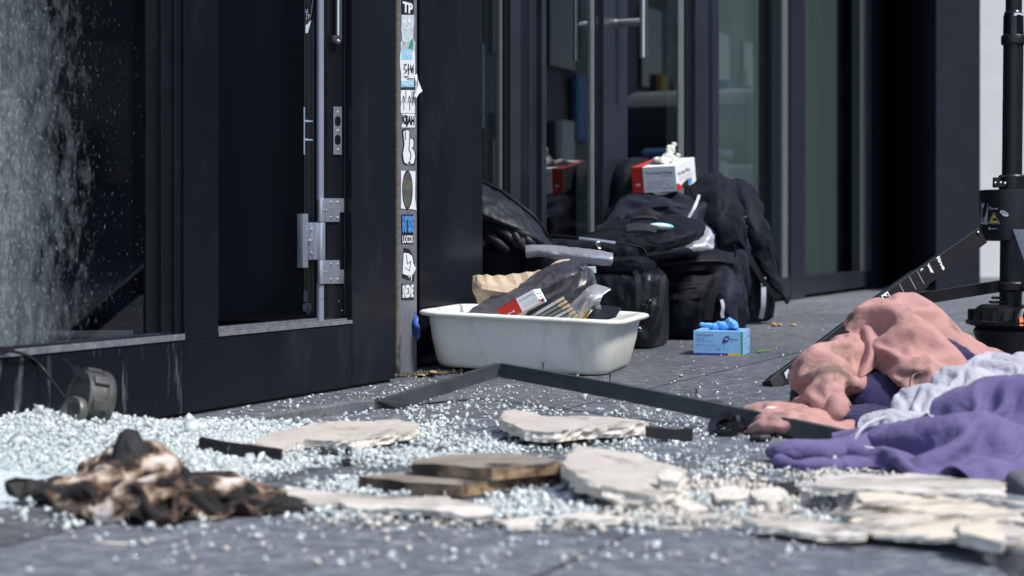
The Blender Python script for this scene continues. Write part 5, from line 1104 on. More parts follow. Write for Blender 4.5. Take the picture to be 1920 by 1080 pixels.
# ================================================================== DEBRIS AND CLOTHES
# ---- crushed glass: heap along the plinth and a scatter over the paving
def heap_h(x, y):
    qx, qy = x-A0.x, y-A0.y; s = qx*D.x+qy*D.y; o = qx*N.x+qy*N.y
    k = np.clip((-.40-s)/.32, 0, 1); k = k*k*(3-2*k)
    h = .040*k*np.exp(-(np.maximum(o-.07,0)/.13)**2)
    h2 = .010*np.clip((-.2-s)/.3,0,1)*np.exp(-((o-.25)/.16)**2)
    return h+h2, s, o
def mk_shards(name, X, Y, Z, size, material, squash=.75, seed=1):
    r = np.random.default_rng(seed); n_ = len(X)
    base = np.array([[-1,-1,-1],[1,-1,-1],[1,1,-1],[-1,1,-1],[-1,-1,1],[1,-1,1],[1,1,1],[-1,1,1]], 'd')
    v = base[None]*(1+r.uniform(-.38,.38,(n_,8,3))); v *= (size*np.clip(np.exp(r.normal(-.10,.32,n_)),.4,1.6))[:,None,None]*np.stack([np.ones(n_), r.uniform(.6,1.1,n_), r.uniform(.45,1,n_)*squash],1)[:,None,:]
    q = r.normal(size=(n_,4))*np.array([1,.35,.35,1]); q /= np.linalg.norm(q,axis=1)[:,None]; w_,x_,y_,z_ = q.T
    Rm = np.stack([1-2*(y_*y_+z_*z_),2*(x_*y_-z_*w_),2*(x_*z_+y_*w_),2*(x_*y_+z_*w_),1-2*(x_*x_+z_*z_),2*(y_*z_-x_*w_),2*(x_*z_-y_*w_),2*(y_*z_+x_*w_),1-2*(x_*x_+y_*y_)],1).reshape(-1,3,3)
    v = np.einsum('nij,nkj->nki', Rm, v); v[:,:,2] -= v[:,:,2].min(1)[:,None]
    v += np.stack([X,Y,Z],1)[:,None,:]
    f = np.array([[3,2,1,0],[4,5,6,7],[0,1,5,4],[1,2,6,5],[2,3,7,6],[3,0,4,7]])
    F_ = (f[None]+np.arange(n_)[:,None,None]*8).reshape(-1,4)
    return v.reshape(-1,3), F_
def zone(r, n_, x0, x1, y0, y1, clump=.0, fs=9):
    px = r.uniform(x0,x1,n_*4); py = r.uniform(y0,y1,n_*4)
    ex = np.minimum(np.minimum((px-x0)/(x1-x0), (x1-px)/(x1-x0))*6, 1)*np.minimum(np.minimum((py-y0)/(y1-y0), (y1-py)/(y1-y0))*4, 1)
    Y = FP*CH/(py-HY); X = (px-960)*Y/FP
    nz = npnoise(np.stack([X*fs, Y*fs, np.full_like(X, .5)],1))*.5+.5+.35*npnoise(np.stack([X*fs*3, Y*fs*3, np.full_like(X, 2.5)],1))
    keep = (r.uniform(size=len(px)) < ex) & (r.uniform(size=len(px)) < 1-clump+clump*np.clip((nz-.35)*3,0,1.3))
    X, Y = X[keep][:n_], Y[keep][:n_]; h, s, o = heap_h(X, Y)
    ok = ~((o < .008) & (s < s741+.02)) & ~((X > PX0-.004) & (Y < PY1+.004)); return X[ok], Y[ok], h[ok]
r_ = np.random.default_rng(11); parts_ = []
def addz(*a, sz=.0034, sq=.75, **k):
    X, Y, h = zone(r_, *a, **k); Z = h*r_.uniform(.75,1.12,len(h)) + (h>.004)*r_.uniform(0,.004,len(h)); parts_.append(mk_shards('', X, Y, Z, sz, None, sq, seed=len(parts_)+3))
addz(15000, -60,540,786,905, clump=.15, sz=.0021); addz(3500, 100,560,790,900, clump=.5, sz=.0023)
addz(2100, 350,1080,815,905, clump=1.0, sz=.0024); addz(850, 620,1430,742,850, clump=.95, sz=.0026); addz(900, 500,860,790,880, clump=.8, sz=.0026)
addz(800, 980,1680,810,990, clump=1.0, sz=.0024); addz(1300, 480,1150,890,985, clump=.9, sz=.0027); addz(800, 900,1700,900,1000, clump=1.0, sz=.0022)
addz(150, 0,1660,965,1085, clump=.3, sz=.0024); addz(420, 360,1050,690,800, clump=.8, sz=.002); addz(160, 1100,1900,560,800, clump=.3, sz=.0016); addz(220, 0,420,900,1000, clump=.6, sz=.0026)
addz(2600, 200,1700,780,1010, clump=.7, sz=.0011); addz(170, 20,560,792,900, sz=.0062, sq=.35); addz(40, 560,1640,800,985, clump=.8, sz=.0036, sq=.35)
V = np.concatenate([p[0] for p in parts_]); off = 0; Fs = []
for p in parts_: Fs.append(p[1]+off); off += len(p[0])
me = mesh_np('glass_shards', V, np.concatenate(Fs))
me.materials.append(M['shard']); me.materials.append(mat('glint_white_glass', (.72,.80,.82), (.85,.9,.9), 200, .25, 0, .8))  # second material: sky glints on some shards, put into a white diffuse colour
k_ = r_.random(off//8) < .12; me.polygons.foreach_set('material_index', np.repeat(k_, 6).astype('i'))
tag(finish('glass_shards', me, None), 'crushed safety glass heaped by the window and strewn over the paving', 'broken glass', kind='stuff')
# bed of fine glass under the heap
gx, gy = np.meshgrid(np.linspace(-1.25,.1,110), np.linspace(2.0,3.3,110)); hx, sx_, ox_ = heap_h(gx.ravel(), gy.ravel())
zz = hx*.86 - .0035 + .003*npnoise(np.stack([gx.ravel()*60, gy.ravel()*60, 0*gx.ravel()],1)); VV = np.stack([gx.ravel(), gy.ravel(), zz],1); idx = np.arange(110*110).reshape(110,110)
FF = np.stack([idx[:-1,:-1],idx[:-1,1:],idx[1:,1:],idx[1:,:-1]],-1).reshape(-1,4); okv = (zz > -.0025) & (ox_ > .004); FF = FF[okv[FF].all(1)]
M['crush'] = mat('fine_crushed_glass', (.50,.60,.62), (.78,.86,.88), 140, .25, 0, .8, bump=1, bscale=220, bdist=.004)
tag(finish('glass_grit', mesh_np('glass_grit', VV, FF), M['crush']), 'bed of fine glass grit under the heap by the window', 'broken glass', kind='stuff')
# plaster crumbs
parts_ = []
def addc(n_, x0,x1,y0,y1, sz, cl=.5, sq=.5):
    X, Y, h = zone(r_, n_, x0,x1,y0,y1, clump=cl, fs=7); parts_.append(mk_shards('', X, Y, h, sz, None, squash=sq, seed=len(parts_)+40))
addc(3000, 930,1750,870,1000, .0022, .9); addc(420, 950,1750,885,995, .0034, .8, .35); addc(40, 1000,1500,905,990, .006, .2, .12); addc(200, 560,1000,930,1000, .003, .8, .3); addc(60, 0,1600,980,1080, .0026, .2); addc(300, 640,1400,700,800, .0016, .6); addc(160, 1100,1900,555,760, .002, .2); addc(160, 300,860,690,800,.0016,.4)
V = np.concatenate([p[0] for p in parts_]); off = 0; Fs = []
for p in parts_: Fs.append(p[1]+off); off += len(p[0])
tag(finish('plaster_crumbs', mesh_np('plaster_crumbs', V, np.concatenate(Fs)), M['gypsum']), 'pale crumbs of broken plaster and wood scattered on the paving', 'rubble', kind='stuff')
# ---- broken boards
G1 = 'broken pale boards on the paving'
slab('plasterboard_piece', [(940,770,.034),(965,766,.034),(992,772,.033),(1030,780,.031),(1090,779,.030),(1150,781,.028),(1188,786,.026),(1216,793,.024),(1180,800,.024),(1110,803,.026),(1040,809,.028),(985,805,.030),(955,793,.032),(938,784,.034)], .017, M['plaster'], M['gypsum'], 'grey faced plasterboard piece in the middle, in front of the tub', 'board', G1, seed=3, rough_edge=.007)
slab('plasterboard_piece', [(1078,833,.044),(1100,838,.043),(1132,842,.041),(1168,846,.038),(1200,850,.035),(1225,862,.031),(1255,872,.027),(1288,880,.024),(1277,893,.023),(1268,905,.022),(1284,918,.021),(1240,932,.021),(1190,924,.024),(1140,912,.030),(1100,898,.036),(1062,876,.042),(1060,856,.044)], .019, M['plaster'], M['gypsum'], 'thick tilted plasterboard piece right of the scorched planks', 'board', G1, seed=8, rough_edge=.009)
slab('plasterboard_piece', [(470,828,.018),(520,808,.02),(580,795,.021),(640,788,.022),(700,790,.023),(745,786,.023),(782,792,.023),(776,806,.022),(730,815,.022),(680,822,.021),(624,826,.019),(570,823,.018),(530,838,.016),(490,838,.016)], .013, M['plaster'], M['gypsum'], 'flat plasterboard piece lying by the slotted metal strip', 'board', G1, seed=4, rough_edge=.006)
slab('gypsum_chunk', [(1232,884,.040),(1256,880,.044),(1280,885,.040),(1272,903,.034),(1240,900,.035)], .012, M['gypsum'], M['gypsum'], 'white gypsum flake lying on the thick plasterboard piece', 'rubble', seed=6, step=.006)
slab('gypsum_chunk', [(820,818,.015),(850,815,.016),(880,823,.015),(850,834,.012),(815,832,.012)][::1] and [(655,822,.013),(690,820,.014),(700,830,.012),(660,838,.012),(640,832,.012)], .010, M['gypsum'], M['gypsum'], 'small white gypsum chunk under the left plasterboard piece', 'rubble', seed=9, step=.006)
slab('scorched_plank', [(672,893,.018),(760,884,.018),(900,872,.018),(1048,872,.018),(1052,884,.018),(960,896,.018),(866,909,.018),(760,903,.018)], .0155, M['burnttop'], M['burnt'], 'long scorched plank, the lower of two stacked', 'plank', 'scorched planks', step=.03, amp=.0012, seed=2, rough_edge=.001)
slab('scorched_plank', [(774,862,.034),(840,852,.034),(900,849,.034),(975,851,.034),(1050,862,.034),(1052,866,.034),(990,872,.034),(922,879,.034),(850,873,.034),(772,868,.034)], .0150, M['burnttop'], M['burnt'], 'shorter charred plank, the upper of two stacked', 'plank', 'scorched planks', step=.03, amp=.0012, seed=5, rough_edge=.001)
G2 = 'splintered wood pieces in the foreground'
slab('wood_splinter', [(522,918,.014),(600,921,.015),(690,926,.015),(780,931,.014),(880,940,.013),(935,950,.012),(928,966,.010),(850,962,.011),(760,955,.012),(650,948,.012),(560,940,.012),(530,930,.013)], .007, M['woodgrey'], M['woodgrey'], 'long pale splintered batten in front of the scorched planks', 'wood piece', G2, seed=11, amp=.006)
slab('wood_splinter', [(1548,893,.030),(1620,888,.032),(1745,889,.032),(1888,906,.030),(1884,930,.027),(1800,926,.028),(1700,922,.028),(1620,918,.028),(1520,910,.028)], .007, M['woodgrey'], M['gypsum'], 'grey topped board at the right, just below the purple garment', 'wood piece', G2, seed=12, amp=.003)
slab('wood_splinter', [(1605,923,.026),(1680,924,.027),(1760,930,.027),(1840,942,.026),(1915,958,.024),(1925,985,.022),(1840,975,.023),(1760,962,.024),(1680,952,.024),(1620,944,.024)], .006, M['wood'], M['wood'], 'tan board piece lying under the grey topped board', 'wood piece', G2, seed=13, amp=.006)
slab('wood_splinter', [(1600,948,.018),(1670,952,.02),(1760,962,.022),(1860,980,.024),(1960,996,.026),(2000,1036,.022),(1920,1026,.021),(1830,1010,.018),(1760,1008,.016),(1700,1004,.015),(1640,1000,.014),(1590,975,.014)], .006, M['wood'], M['gypsum'], 'long pale board with a ragged edge reaching over the dark pit', 'wood piece', G2, seed=14, amp=.006)
slab('wood_splinter', [(1388,972,.014),(1450,974,.015),(1540,974,.016),(1610,982,.016),(1632,990,.015),(1622,1004,.012),(1570,1006,.011),(1500,999,.012),(1420,988,.012)], .006, M['woodgrey'], M['gypsum'], 'pale splintered batten left of the dark pit', 'wood piece', G2, seed=15, amp=.006)
slab('wood_splinter', [(1795,985,.032),(1830,973,.036),(1866,975,.036),(1882,1000,.030),(1880,1016,.026),(1800,1000,.028)], .012, M['wood'], M['gypsum'], 'short thick offcut on top of the long board at lower right', 'wood piece', G2, seed=16, step=.008)
slab('wood_splinter', [(1868,990,.03),(1895,982,.032),(1925,992,.03),(1915,1006,.028),(1880,1004,.028)], .012, M['woodgrey'], M['woodgrey'], 'small grey offcut at the far right edge of the board pile', 'wood piece', G2, seed=17, step=.008)
slab('wood_splinter', [(1570,936,.030),(1600,922,.04),(1608,918,.046),(1600,938,.034),(1588,950,.026),(1572,946,.026)], .006, M['barlight'], M['plaster'], 'grey upturned shard at the left end of the board pile', 'wood piece', G2, seed=18, step=.008)
slab('wood_splinter', [(1225,937,.008),(1260,934,.009),(1330,950,.008),(1340,958,.006),(1290,955,.006)], .005, M['gypsum'], M['gypsum'], 'thin white sliver among the crumbs right of the middle', 'wood piece', G2, seed=19, step=.01)
slab('wood_splinter', [(1030,968,.008),(1090,962,.009),(1150,966,.008),(1230,972,.006),(1120,978,.006)], .005, M['gypsum'], M['gypsum'], 'thin white sliver lying in front of the thick plasterboard', 'wood piece', G2, seed=20, step=.01)
slab('wood_splinter', [(930,976,.007),(1010,968,.008),(1000,985,.006),(960,990,.005)], .005, M['gypsum'], M['gypsum'], 'white fragment at the right end of the long batten', 'wood piece', G2, seed=21, step=.008)
slab('wood_splinter', [(1330,898+20,.012),(1375,912,.014),(1405,920,.012),(1380,938,.010),(1340,934,.010)], .009, M['gypsum'], M['gypsum'], 'white plaster lump between the boards and the thick plasterboard', 'rubble', seed=22, step=.007, rough_edge=.006)
slab('wood_splinter', [(1410,918,.014),(1450,914,.016),(1478,926,.014),(1460,944,.012),(1420,938,.012)], .011, M['gypsum'], M['gypsum'], 'white plaster lump nearest the small black shard', 'rubble', seed=23, step=.007, rough_edge=.006)
r5 = random.Random(5); bm = bmesh.new()
for i in range(96):
    px, py = (r5.uniform(1080,1620), r5.uniform(905,992)) if i < 52 else (r5.uniform(1560,1915), r5.uniform(925,1005)); z = .004 if i < 52 else r5.uniform(.020,.030)
    a = Q(px,py,z); L_ = r5.uniform(.018,.06); an = r5.uniform(-.5,.5); d = Vector((math.cos(an), math.sin(an), r5.uniform(-.06,.12))); w_ = r5.uniform(.0015,.006) if i%3 else r5.uniform(.006,.016)
    sd_ = Vector((-d.y, d.x, 0)).normalized(); k0 = r5.uniform(.2,.5); pts = [a, a+d*L_*k0+sd_*w_, a+d*L_*.8+sd_*w_*.7, a+d*L_, a+d*L_*.7-sd_*w_*.6, a+d*L_*.3-sd_*w_*.8]
    poly(bm, pts, r5.uniform(.0012,.003), UP)
tag(bmobj('wood_slivers', bm, M['woodgrey']), 'thin pale slivers of wood and board strewn between and over the broken boards', 'splinters', kind='stuff')
# dark flat pieces below the plasterboard
for i, (pts, lb_) in enumerate(((((985,806,.008),(1060,812,.008),(1160,806,.008),(1150,822,.006),(1060,834,.006),(1000,824,.006)), 'charred sheet under the middle plasterboard piece'), (((520,846,.008),(620,832,.008),(700,826,.008),(690,838,.006),(610,848,.006)), 'charred sheet under the left plasterboard piece'),
     (((1460,908,.012),(1490,902,.014),(1500,918,.01),(1476,926,.008)), 'small black charred shard left of the board pile'), (((1405,902,.006),(1440,900,.008),(1462,908,.006),(1430,912,.004)), 'flat black flake right of the thick plasterboard'),
     (((512,932,.016),(540,928,.018),(575,936,.014),(590,948,.008),(560,952,.008),(520,950,.01)), 'black charred scrap between the burnt cloth and the long batten'), (((8,902,.03),(30,893,.034),(62,897,.03),(70,915,.02),(40,932,.012),(14,922,.014)), 'black charred scrap at the left edge by the burnt cloth'), (((372,812,.012),(390,805,.014),(410,812,.012),(394,822,.01)), 'small black flake left of the curved black strip'), (((700,905,.006),(735,902,.007),(742,908,.005),(710,911,.004)), 'thin black flake in front of the lower scorched plank'), (((640,862,.008),(655,858,.01),(664,864,.008),(650,869,.005)), 'tiny black flake left of the scorched planks'), (((430,796,.014),(455,793,.015),(462,803,.012),(436,806,.012)), 'small black flake above the slotted strip'))):
    slab('charred_flake', list(pts), .006, M['char'], M['char'], lb_, 'charred piece', 'charred pieces', seed=30+i, step=.007, amp=.003)
# ---- bent metal profile with screws standing in it
def channel(bm, pts, wy, hz, th, mi=0):
    """L profile swept along pts: vertical face to the camera, top flange going back"""
    pts = [Vector(p) for p in pts]; rings = []
    sec = [(0,-hz),(0,0),(wy,0),(wy,-th),(th,-th),(th,-hz)]
    for i, p in enumerate(pts):
        t_ = (pts[min(i+1,len(pts)-1)]-pts[max(i-1,0)]); t_.z = 0; t_.normalize(); b_ = Vector((-t_.y, t_.x, 0))
        if b_.y < 0: b_ = -b_
        rings.append([bm.verts.new(p+b_*a+UP*c_) for a, c_ in sec])
    for i in range(len(rings)-1):
        for k in range(6): bm.faces.new((rings[i][k], rings[i][(k+1)%6], rings[i+1][(k+1)%6], rings[i+1][k])).material_index = mi
    bm.faces.new(rings[0]); bm.faces.new(rings[-1][::-1])
bar = thing('bent_metal_profile', 'long bent dark metal profile lying across the paving, kinked upward in front of the tub', 'metal profile', P(940,700,3.35))
pk, re_, le_ = P(937,681,3.36), P(1604,812,2.62), P(708,752,3.20)
bm = bmesh.new(); pts = [pk.lerp(re_, k/14)+UP*.004*math.sin(math.pi*k/14) for k in range(15)]; channel(bm, pts, .013, .028, .0022); rb = bmobj('long_arm', bm, M['bar'], bar, .0006)
bm = bmesh.new(); pts = [le_.lerp(pk, k/8) for k in range(9)]; channel(bm, pts, .013, .027, .0022)
bmobj('short_arm', bm, M['bar'], bar, .0006)
bm = bmesh.new(); poly(bm, [P(708,752,3.19),P(712,765,3.19),P(722,768,3.19),P(748,778,3.18),P(754,768,3.185),P(770,758,3.19),P(730,748,3.195)][::-1], .0016, (0,-1,0)); bmobj('torn_end', bm, M['leg'], bar)
for px, py, Y in ((1018,690,3.27),(1144,712,3.12),(1306,741,2.94)):
    bm = bmesh.new(); b_ = P(px,py,Y); tube(bm, [b_+Vector((0,.006,-.006)), b_+Vector((0,.006,.003)), b_+Vector((.0006,.006,.008))], [.0014,.0014,.0018], 8); lathe(bm, b_+Vector((.0006,.006,.008)), [(.0018,0),(.0048,.002),(.0044,.0026)], 12)
    bmobj('screw', bm, M['bar'], bar, smooth=35)
st = thing('slotted_metal_strip', 'torn grey metal strip with slots curving away left of the bent profile', 'metal strip', P(600,790,3.1))
pts = smoothpath([P(452,796,2.86),P(500,783,2.92),P(560,772,2.99),(P(620,764,3.06)),P(660,757,3.12),P(702,753,3.17)], 4)
bm = bmesh.new(); rings = []
for i, p in enumerate(pts):
    hh = .026+.003*math.sin(i*.6); rings.append([bm.verts.new(p+Vector((0,.016,.004))), bm.verts.new(p), bm.verts.new(p-UP*hh), bm.verts.new(p-UP*(hh+.002)-Vector((0,.012,0)))])
for i in range(len(rings)-1):
    for k in range(3): bm.faces.new((rings[i][k], rings[i+1][k], rings[i+1][k+1], rings[i][k+1]))
bmesh.ops.recalc_face_normals(bm, faces=bm.faces); bmesh.ops.solidify(bm, geom=list(bm.faces), thickness=.0012)
sb_ = bmobj('strip_body', bm, M['barlight'], st, smooth=30)
for i in range(9):
    p = pts[2+i*2]-UP*.010+Vector((0,-.0016,0)); t_ = (pts[3+i*2]-pts[2+i*2]).normalized(); bm = bmesh.new(); obox(bm, p, t_, Vector((0,1,0)), UP, .0028, .0004, .0045); obox(bm, p+t_*.0036-UP*.004, t_, Vector((0,1,0)), UP, .005, .0004, .0010); bmobj('slot', bm, M['black'], sb_)
bm = bmesh.new(); poly(bm, [P(x,y,Y) for x,y,Y in ((655,762,3.12),(690,757,3.16),(710,744,3.18),(704,768,3.18),(692,790,3.10),(672,793,3.08),(640,778,3.1))][::-1], .0014, (0,-1,0)); bmobj('torn_end', bm, M['bar'], st)
# curved black strip, rubber block, ring, small cylinder, flake
t = thing('black_trim_strip', 'curved black plastic trim strip lying in the glass at the left', 'plastic strip', Q(450,850))
bm = bmesh.new(); pts = smoothpath([Q(372,822,.028),Q(420,832,.024),Q(470,838,.022),Q(527,846,.020)], 5); rings = []
for p in pts: rings.append([bm.verts.new(p+Vector((0,.02,.001))), bm.verts.new(p), bm.verts.new(p-UP*.016-Vector((0,.004,0))), bm.verts.new(p-UP*.018+Vector((0,.02,0)))])
for i in range(len(rings)-1):
    for k in range(4): bm.faces.new((rings[i][k], rings[i][(k+1)%4], rings[i+1][(k+1)%4], rings[i+1][k]))
bm.faces.new(rings[0]); bm.faces.new(rings[-1][::-1]); tb = bmobj('strip_body', bm, M['leg'], t, .001, smooth=30)
bm = bmesh.new(); lathe(bm, Q(436,842,.016)+Vector((0,-.006,0)), [(.0065,0),(.0065,.0015),(.004,.0015),(.0035,.0005)], 20, Vector((.2,-1,0))); bmobj('eyelet', bm, M['duct'], tb, smooth=30)
bm = bmesh.new(); poly(bm, [P(x,y,2.69) for x,y in ((1212,800),(1240,803),(1270,808),(1300,803),(1299,826),(1262,830),(1238,824),(1211,819))][::-1], .016, (0,-1,0)); tag(bmobj('rubber_block', bm, M['rubber'], None, .0012), 'short bent black rubber block right of the middle plasterboard', 'rubber block')
t = thing('cable_cap', 'round black cable cap with a hole, leaning by the bent metal profile', 'plastic cap', Q(1362,816))
bm = bmesh.new(); ax_ = Vector((-.35,-.5,.8)).normalized(); cc = P(1358,800,2.78)
lathe(bm, cc, [(.012,.0),(.0125,.006),(.024,.010),(.0285,.004),(.030,-.004),(.027,-.008),(.022,-.004),(.013,-.004),(.012,0)], 40, ax_, close=False); bmobj('cap_ring', bm, M['gloss'], t, smooth=50)
bm = bmesh.new(); obox(bm, cc+ax_*.002, Vector((1,0,.4)).normalized(), ax_, Vector((-.4,0,1)).normalized(), .012, .001, .0015); bmobj('cross_bar', bm, M['gloss'], t)
surf('cap_flap', [[(1352,797,2.79),(1372,782,2.80),(1386,777,2.81)],[(1360,802,2.77),(1378,790,2.775),(1394,786,2.80)],[(1368,806,2.77),(1384,800,2.775),(1396,798,2.79)]], M['gloss'], t, .0015, 5)
bm = bmesh.new(); tube(bm, [Q(1407,821,.006),Q(1425,822,.006),Q(1442,821,.006)], [.0055,.0062,.0058], 14); tag(bmobj('plug_stub', bm, M['rubber'], None, smooth=40), 'short black plug on the paving left of the purple sleeve', 'plug')
slab('burnt_scrap', [(1322,750,.012),(1345,750,.013),(1362,757,.01),(1352,762,.008),(1330,760,.008)], .004, M['burnt'], M['burnt'], 'small brown burnt scrap behind the bent profile', 'scrap', seed=50, step=.006)
# thin wire pieces in the foreground
bm = bmesh.new(); tube(bm, smoothpath([Q(765,986,.003),Q(785,984,.004),Q(808,978,.007),Q(826,966,.010),Q(812,962,.010),Q(790,963,.008)],5), .0011, 6); tag(bmobj('wire_loop', bm, M['barlight'], None, smooth=True), 'thin grey wire loop in front of the long batten', 'wire')
bm = bmesh.new(); tube(bm, [Q(170,1018,.003),Q(240,1020,.003)], .0016, 6); tag(bmobj('wood_sliver', bm, M['gypsum'], None, smooth=True), 'thin pale sliver lying alone in the left foreground', 'sliver')
# ---- damaged ring lying against the plinth at left, with its strap and cord
t = thing('metal_ring_part', 'battered dull grey ring part leaning on the plinth above the glass heap', 'metal part', P(165,790,2.66))
ax_ = Vector((-.75,-.62,.22)).normalized(); cc = P(168,748,2.64)
bm = bmesh.new(); lathe(bm, cc, [(.040,-.020),(.0415,-.018),(.0415,.018),(.040,.020),(.0375,.018),(.0375,-.018),(.040,-.020)], 44, ax_, close=False); bmobj('ring_band', bm, M['duct'], t, smooth=35)
bm = bmesh.new(); lathe(bm, cc+ax_*-.014, [(.0445,-.008),(.046,-.005),(.046,.003),(.043,.006),(.039,.006),(.039,-.008),(.0445,-.008)], 44, ax_, close=False); bmobj('outer_collar', bm, M['duct'], t, smooth=35)
bm = bmesh.new(); lathe(bm, P(138,772,2.60), [(.0001,.002),(.013,.002),(.016,.006),(.021,.007),(.024,.003),(.024,-.006),(.0001,-.008)], 32, Vector((-.5,-.8,.3)).normalized(), close=False); bmobj('hub_disc', bm, M['duct'], t, smooth=50)
for k in range(3):
    a = .6+k*.9; rr_ = ax_.orthogonal().normalized(); b_ = ax_.cross(rr_); d_ = rr_*math.cos(a)+b_*math.sin(a); bm = bmesh.new(); obox(bm, cc+d_*.044+ax_*.002, d_, ax_, d_.cross(ax_), .003, .012, .008); bmobj('clip', bm, M['duct'], t, .001)
bm = bmesh.new(); ribbon(bm, smoothpath([P(118,672,2.63),P(140,690,2.62),P(160,706,2.62),P(172,714,2.62)],4), [.002]*4+[.006]*9, .002, Vector((0,-1,0))); bmobj('strap', bm, M['leg'], t)
bm = bmesh.new(); tube(bm, smoothpath([F(-.86,.012,ZB+.004),F(-.80,.012,ZB+.006),F(-.72,.012,ZB-.004),P(70,680,2.70),P(96,712,2.69),P(120,745,2.64)],5), .0024, 8); tube(bm, smoothpath([F(-.9,.006,ZB+.010),F(-.78,.01,ZB+.008),F(-.735,.012,ZB+.002),F(-.80,.012,ZB-.006)],5), .002, 8); tag(bmobj('dark_cord', bm, M['leg'], None, smooth=True), 'dark cord trailing over the window sill down to the ring part', 'cord')
# dirt and leaves by the post, blue rag, twig
X = np.concatenate([r_.normal(0,.05,500)-.17, r_.uniform(-.30,-.1,200)]); Y = 3.99+ (X+.17)*.9 + r_.normal(0,.022,700); q_ = (X-A0.x)*N.x+(Y-A0.y)*N.y; s_q = (X-A0.x)*D.x+(Y-A0.y)*D.y; ok = ((s_q>s741+.002)&(q_>OC+.002))|(q_>.004); X, Y = X[ok], Y[ok]
V, Fc = mk_shards('', X, Y, X*0, .0026, None, .5, seed=77); tag(finish('dirt_crumbs', mesh_np('dirt_crumbs', V, Fc), mat('leaf_litter', (.03,.027,.024), (.16,.13,.09), 80, .9)), 'dark dirt and litter gathered at the foot of the stickered post', 'dirt', kind='stuff')
for i, (px, py, m_, lb_) in enumerate(((770,712,'gypsum','white flake lying at the foot of the post'),(790,703,'leaf','curled dry leaf beside the post and tub'),(812,697,'leaf','dry leaf tucked under the left end of the tub'))):
    o = surf('leaf', [[(px-6,py-2,3.93),(px,py-3,3.95),(px+7,py-1,3.93)],[(px-7,py+1,3.91),(px,py-1,3.9),(px+8,py+1,3.9)],[(px-4,py+2,3.88),(px,py+1,3.87),(px+5,py+2,3.88)]], M[m_], None, .0006, 3, .002, 90); tag(o, lb_, 'leaf' if m_ == 'leaf' else 'flake')
o = surf('blue_rag', [[(774,592,3.93),(778,586,3.94),(784,596,3.93)],[(773,612,3.92),(779,610,3.91),(786,612,3.91)],[(775,626,3.93),(781,625,3.92),(787,624,3.92)],[(779,637,3.94),(782,637,3.93),(785,634,3.93)]], mat('blue_rag', (.012,.06,.25), (.02,.09,.32), 40, .5), None, .001, 5, .003, 60); tag(o, 'small blue scrap hanging on the post behind the rim of the tub', 'rag')
bm = bmesh.new(); tube(bm, smoothpath([Q(1421,660,.004),Q(1432,657,.006),Q(1446,658,.004)],4), [.003,.003,.003,.003,.002,.002,.002,.002,.001], 6); tag(bmobj('green_twig', bm, M['greenleaf'], None, smooth=True), 'green twig beside the light blue carton', 'twig')
for i,(px,py) in enumerate(((1452,572),(1488,601),(1462,606),(1700,1000))[:3]):
    o = surf('leaf', [[(px-5,py-1,6.1),(px,py-2,6.12),(px+4,py,6.1)],[(px-5,py+1,6.05),(px,py,6.04),(px+5,py+1,6.05)],[(px-3,py+2,6.0),(px,py+1,6.0),(px+3,py+2,6.0)]], M['leaf'], None, .001, 3, .004, 60)
    o.location.z = .001; tag(o, ['small dry leaf nearest the foot of the right rucksack','small dry leaf on the bare paving right of the hanging strap','small dry leaf between the rucksack and the tripod foot'][i], 'leaf', 'dry leaves by the rucksack')

# ================================================================== CLOTHES
# dark navy garment at the bottom of the pile
bm = bmesh.new(); E(bm,1650,755,3.05,110,55,.10); E(bm,1570,720,3.12,62,62,.07); E(bm,1730,700,3.10,100,78,.08); E(bm,1500,748,3.02,18,28,.03); E(bm,1630,790,2.85,60,24,.08); E(bm,1585,650,3.2,22,16,.03)
nav = blob('navy_garment', bm, M['navy'], None, .006, 6, .006, 12, .002, 40, seed=40)
tag(nav, 'dark navy garment crumpled under the pink hoodie', 'clothing')
pinkt = thing('pink_hoodie', 'dusty pink scorched hoodie heaped on top of the navy garment', 'hoodie', Vector((.66, 3.05, 0)))
# left lobe: rises from the paving, folds over the top
g = [[(1515,700,3.12),(1545,668,3.14),(1580,655,3.16),(1605,645,3.18),(1630,640,3.2)],
     [(1498,700,3.04),(1533,664,3.05),(1572,650,3.06),(1602,646,3.08),(1632,645,3.1)],
     [(1492,736,2.99),(1526,706,2.94),(1565,698,2.93),(1598,706,2.97),(1628,690,3.03)],
     [(1494,765,2.95),(1522,752,2.90),(1558,752,2.88),(1590,742,2.92),(1618,722,3.0)],
     [(1505,790,2.95),(1530,798,2.91),(1556,796,2.90),(1580,770,2.94),(1604,745,3.02)]]
fabric('hoodie_side', g, M['pink'], pinkt, .017, .0016, 1, fine=(2,1.10,.2,.006), stretch=1.18, attract=.035, bend=.2, seed=1, amp=.014, freq=9)
# main part: crest at the top, hanging front with a ragged lower edge
g = [[(1625,650,3.28),(1660,620,3.3),(1720,620,3.32),(1790,660,3.34),(1850,700,3.34),(1900,703,3.34)],
     [(1604,612,3.2),(1650,588,3.2),(1708,584,3.2),(1770,614,3.22),(1835,655,3.24),(1893,692,3.25)],
     [(1606,622,3.12),(1655,600,3.10),(1712,600,3.08),(1772,632,3.10),(1835,678,3.13),(1885,705,3.16)],
     [(1618,650,3.08),(1672,650,3.02),(1725,655,3.00),(1780,670,3.01),(1835,705,3.05),(1880,708,3.1)],
     [(1650,690,3.03),(1688,700,2.97),(1735,703,2.95),(1785,708,2.95),(1830,718,3.0),(1870,721,3.05)],
     [(1680,703,3.01),(1705,733,2.95),(1740,755,2.93),(1780,743,2.93),(1815,738,2.98),(1860,735,3.03)]]
fabric('hoodie_body', g, M['pink'], pinkt, .017, .0016, 1, fine=(2,1.11,.2,.007), stretch=1.18, attract=.04, bend=.2, seed=2, amp=.016, freq=9, ragged=.0015)
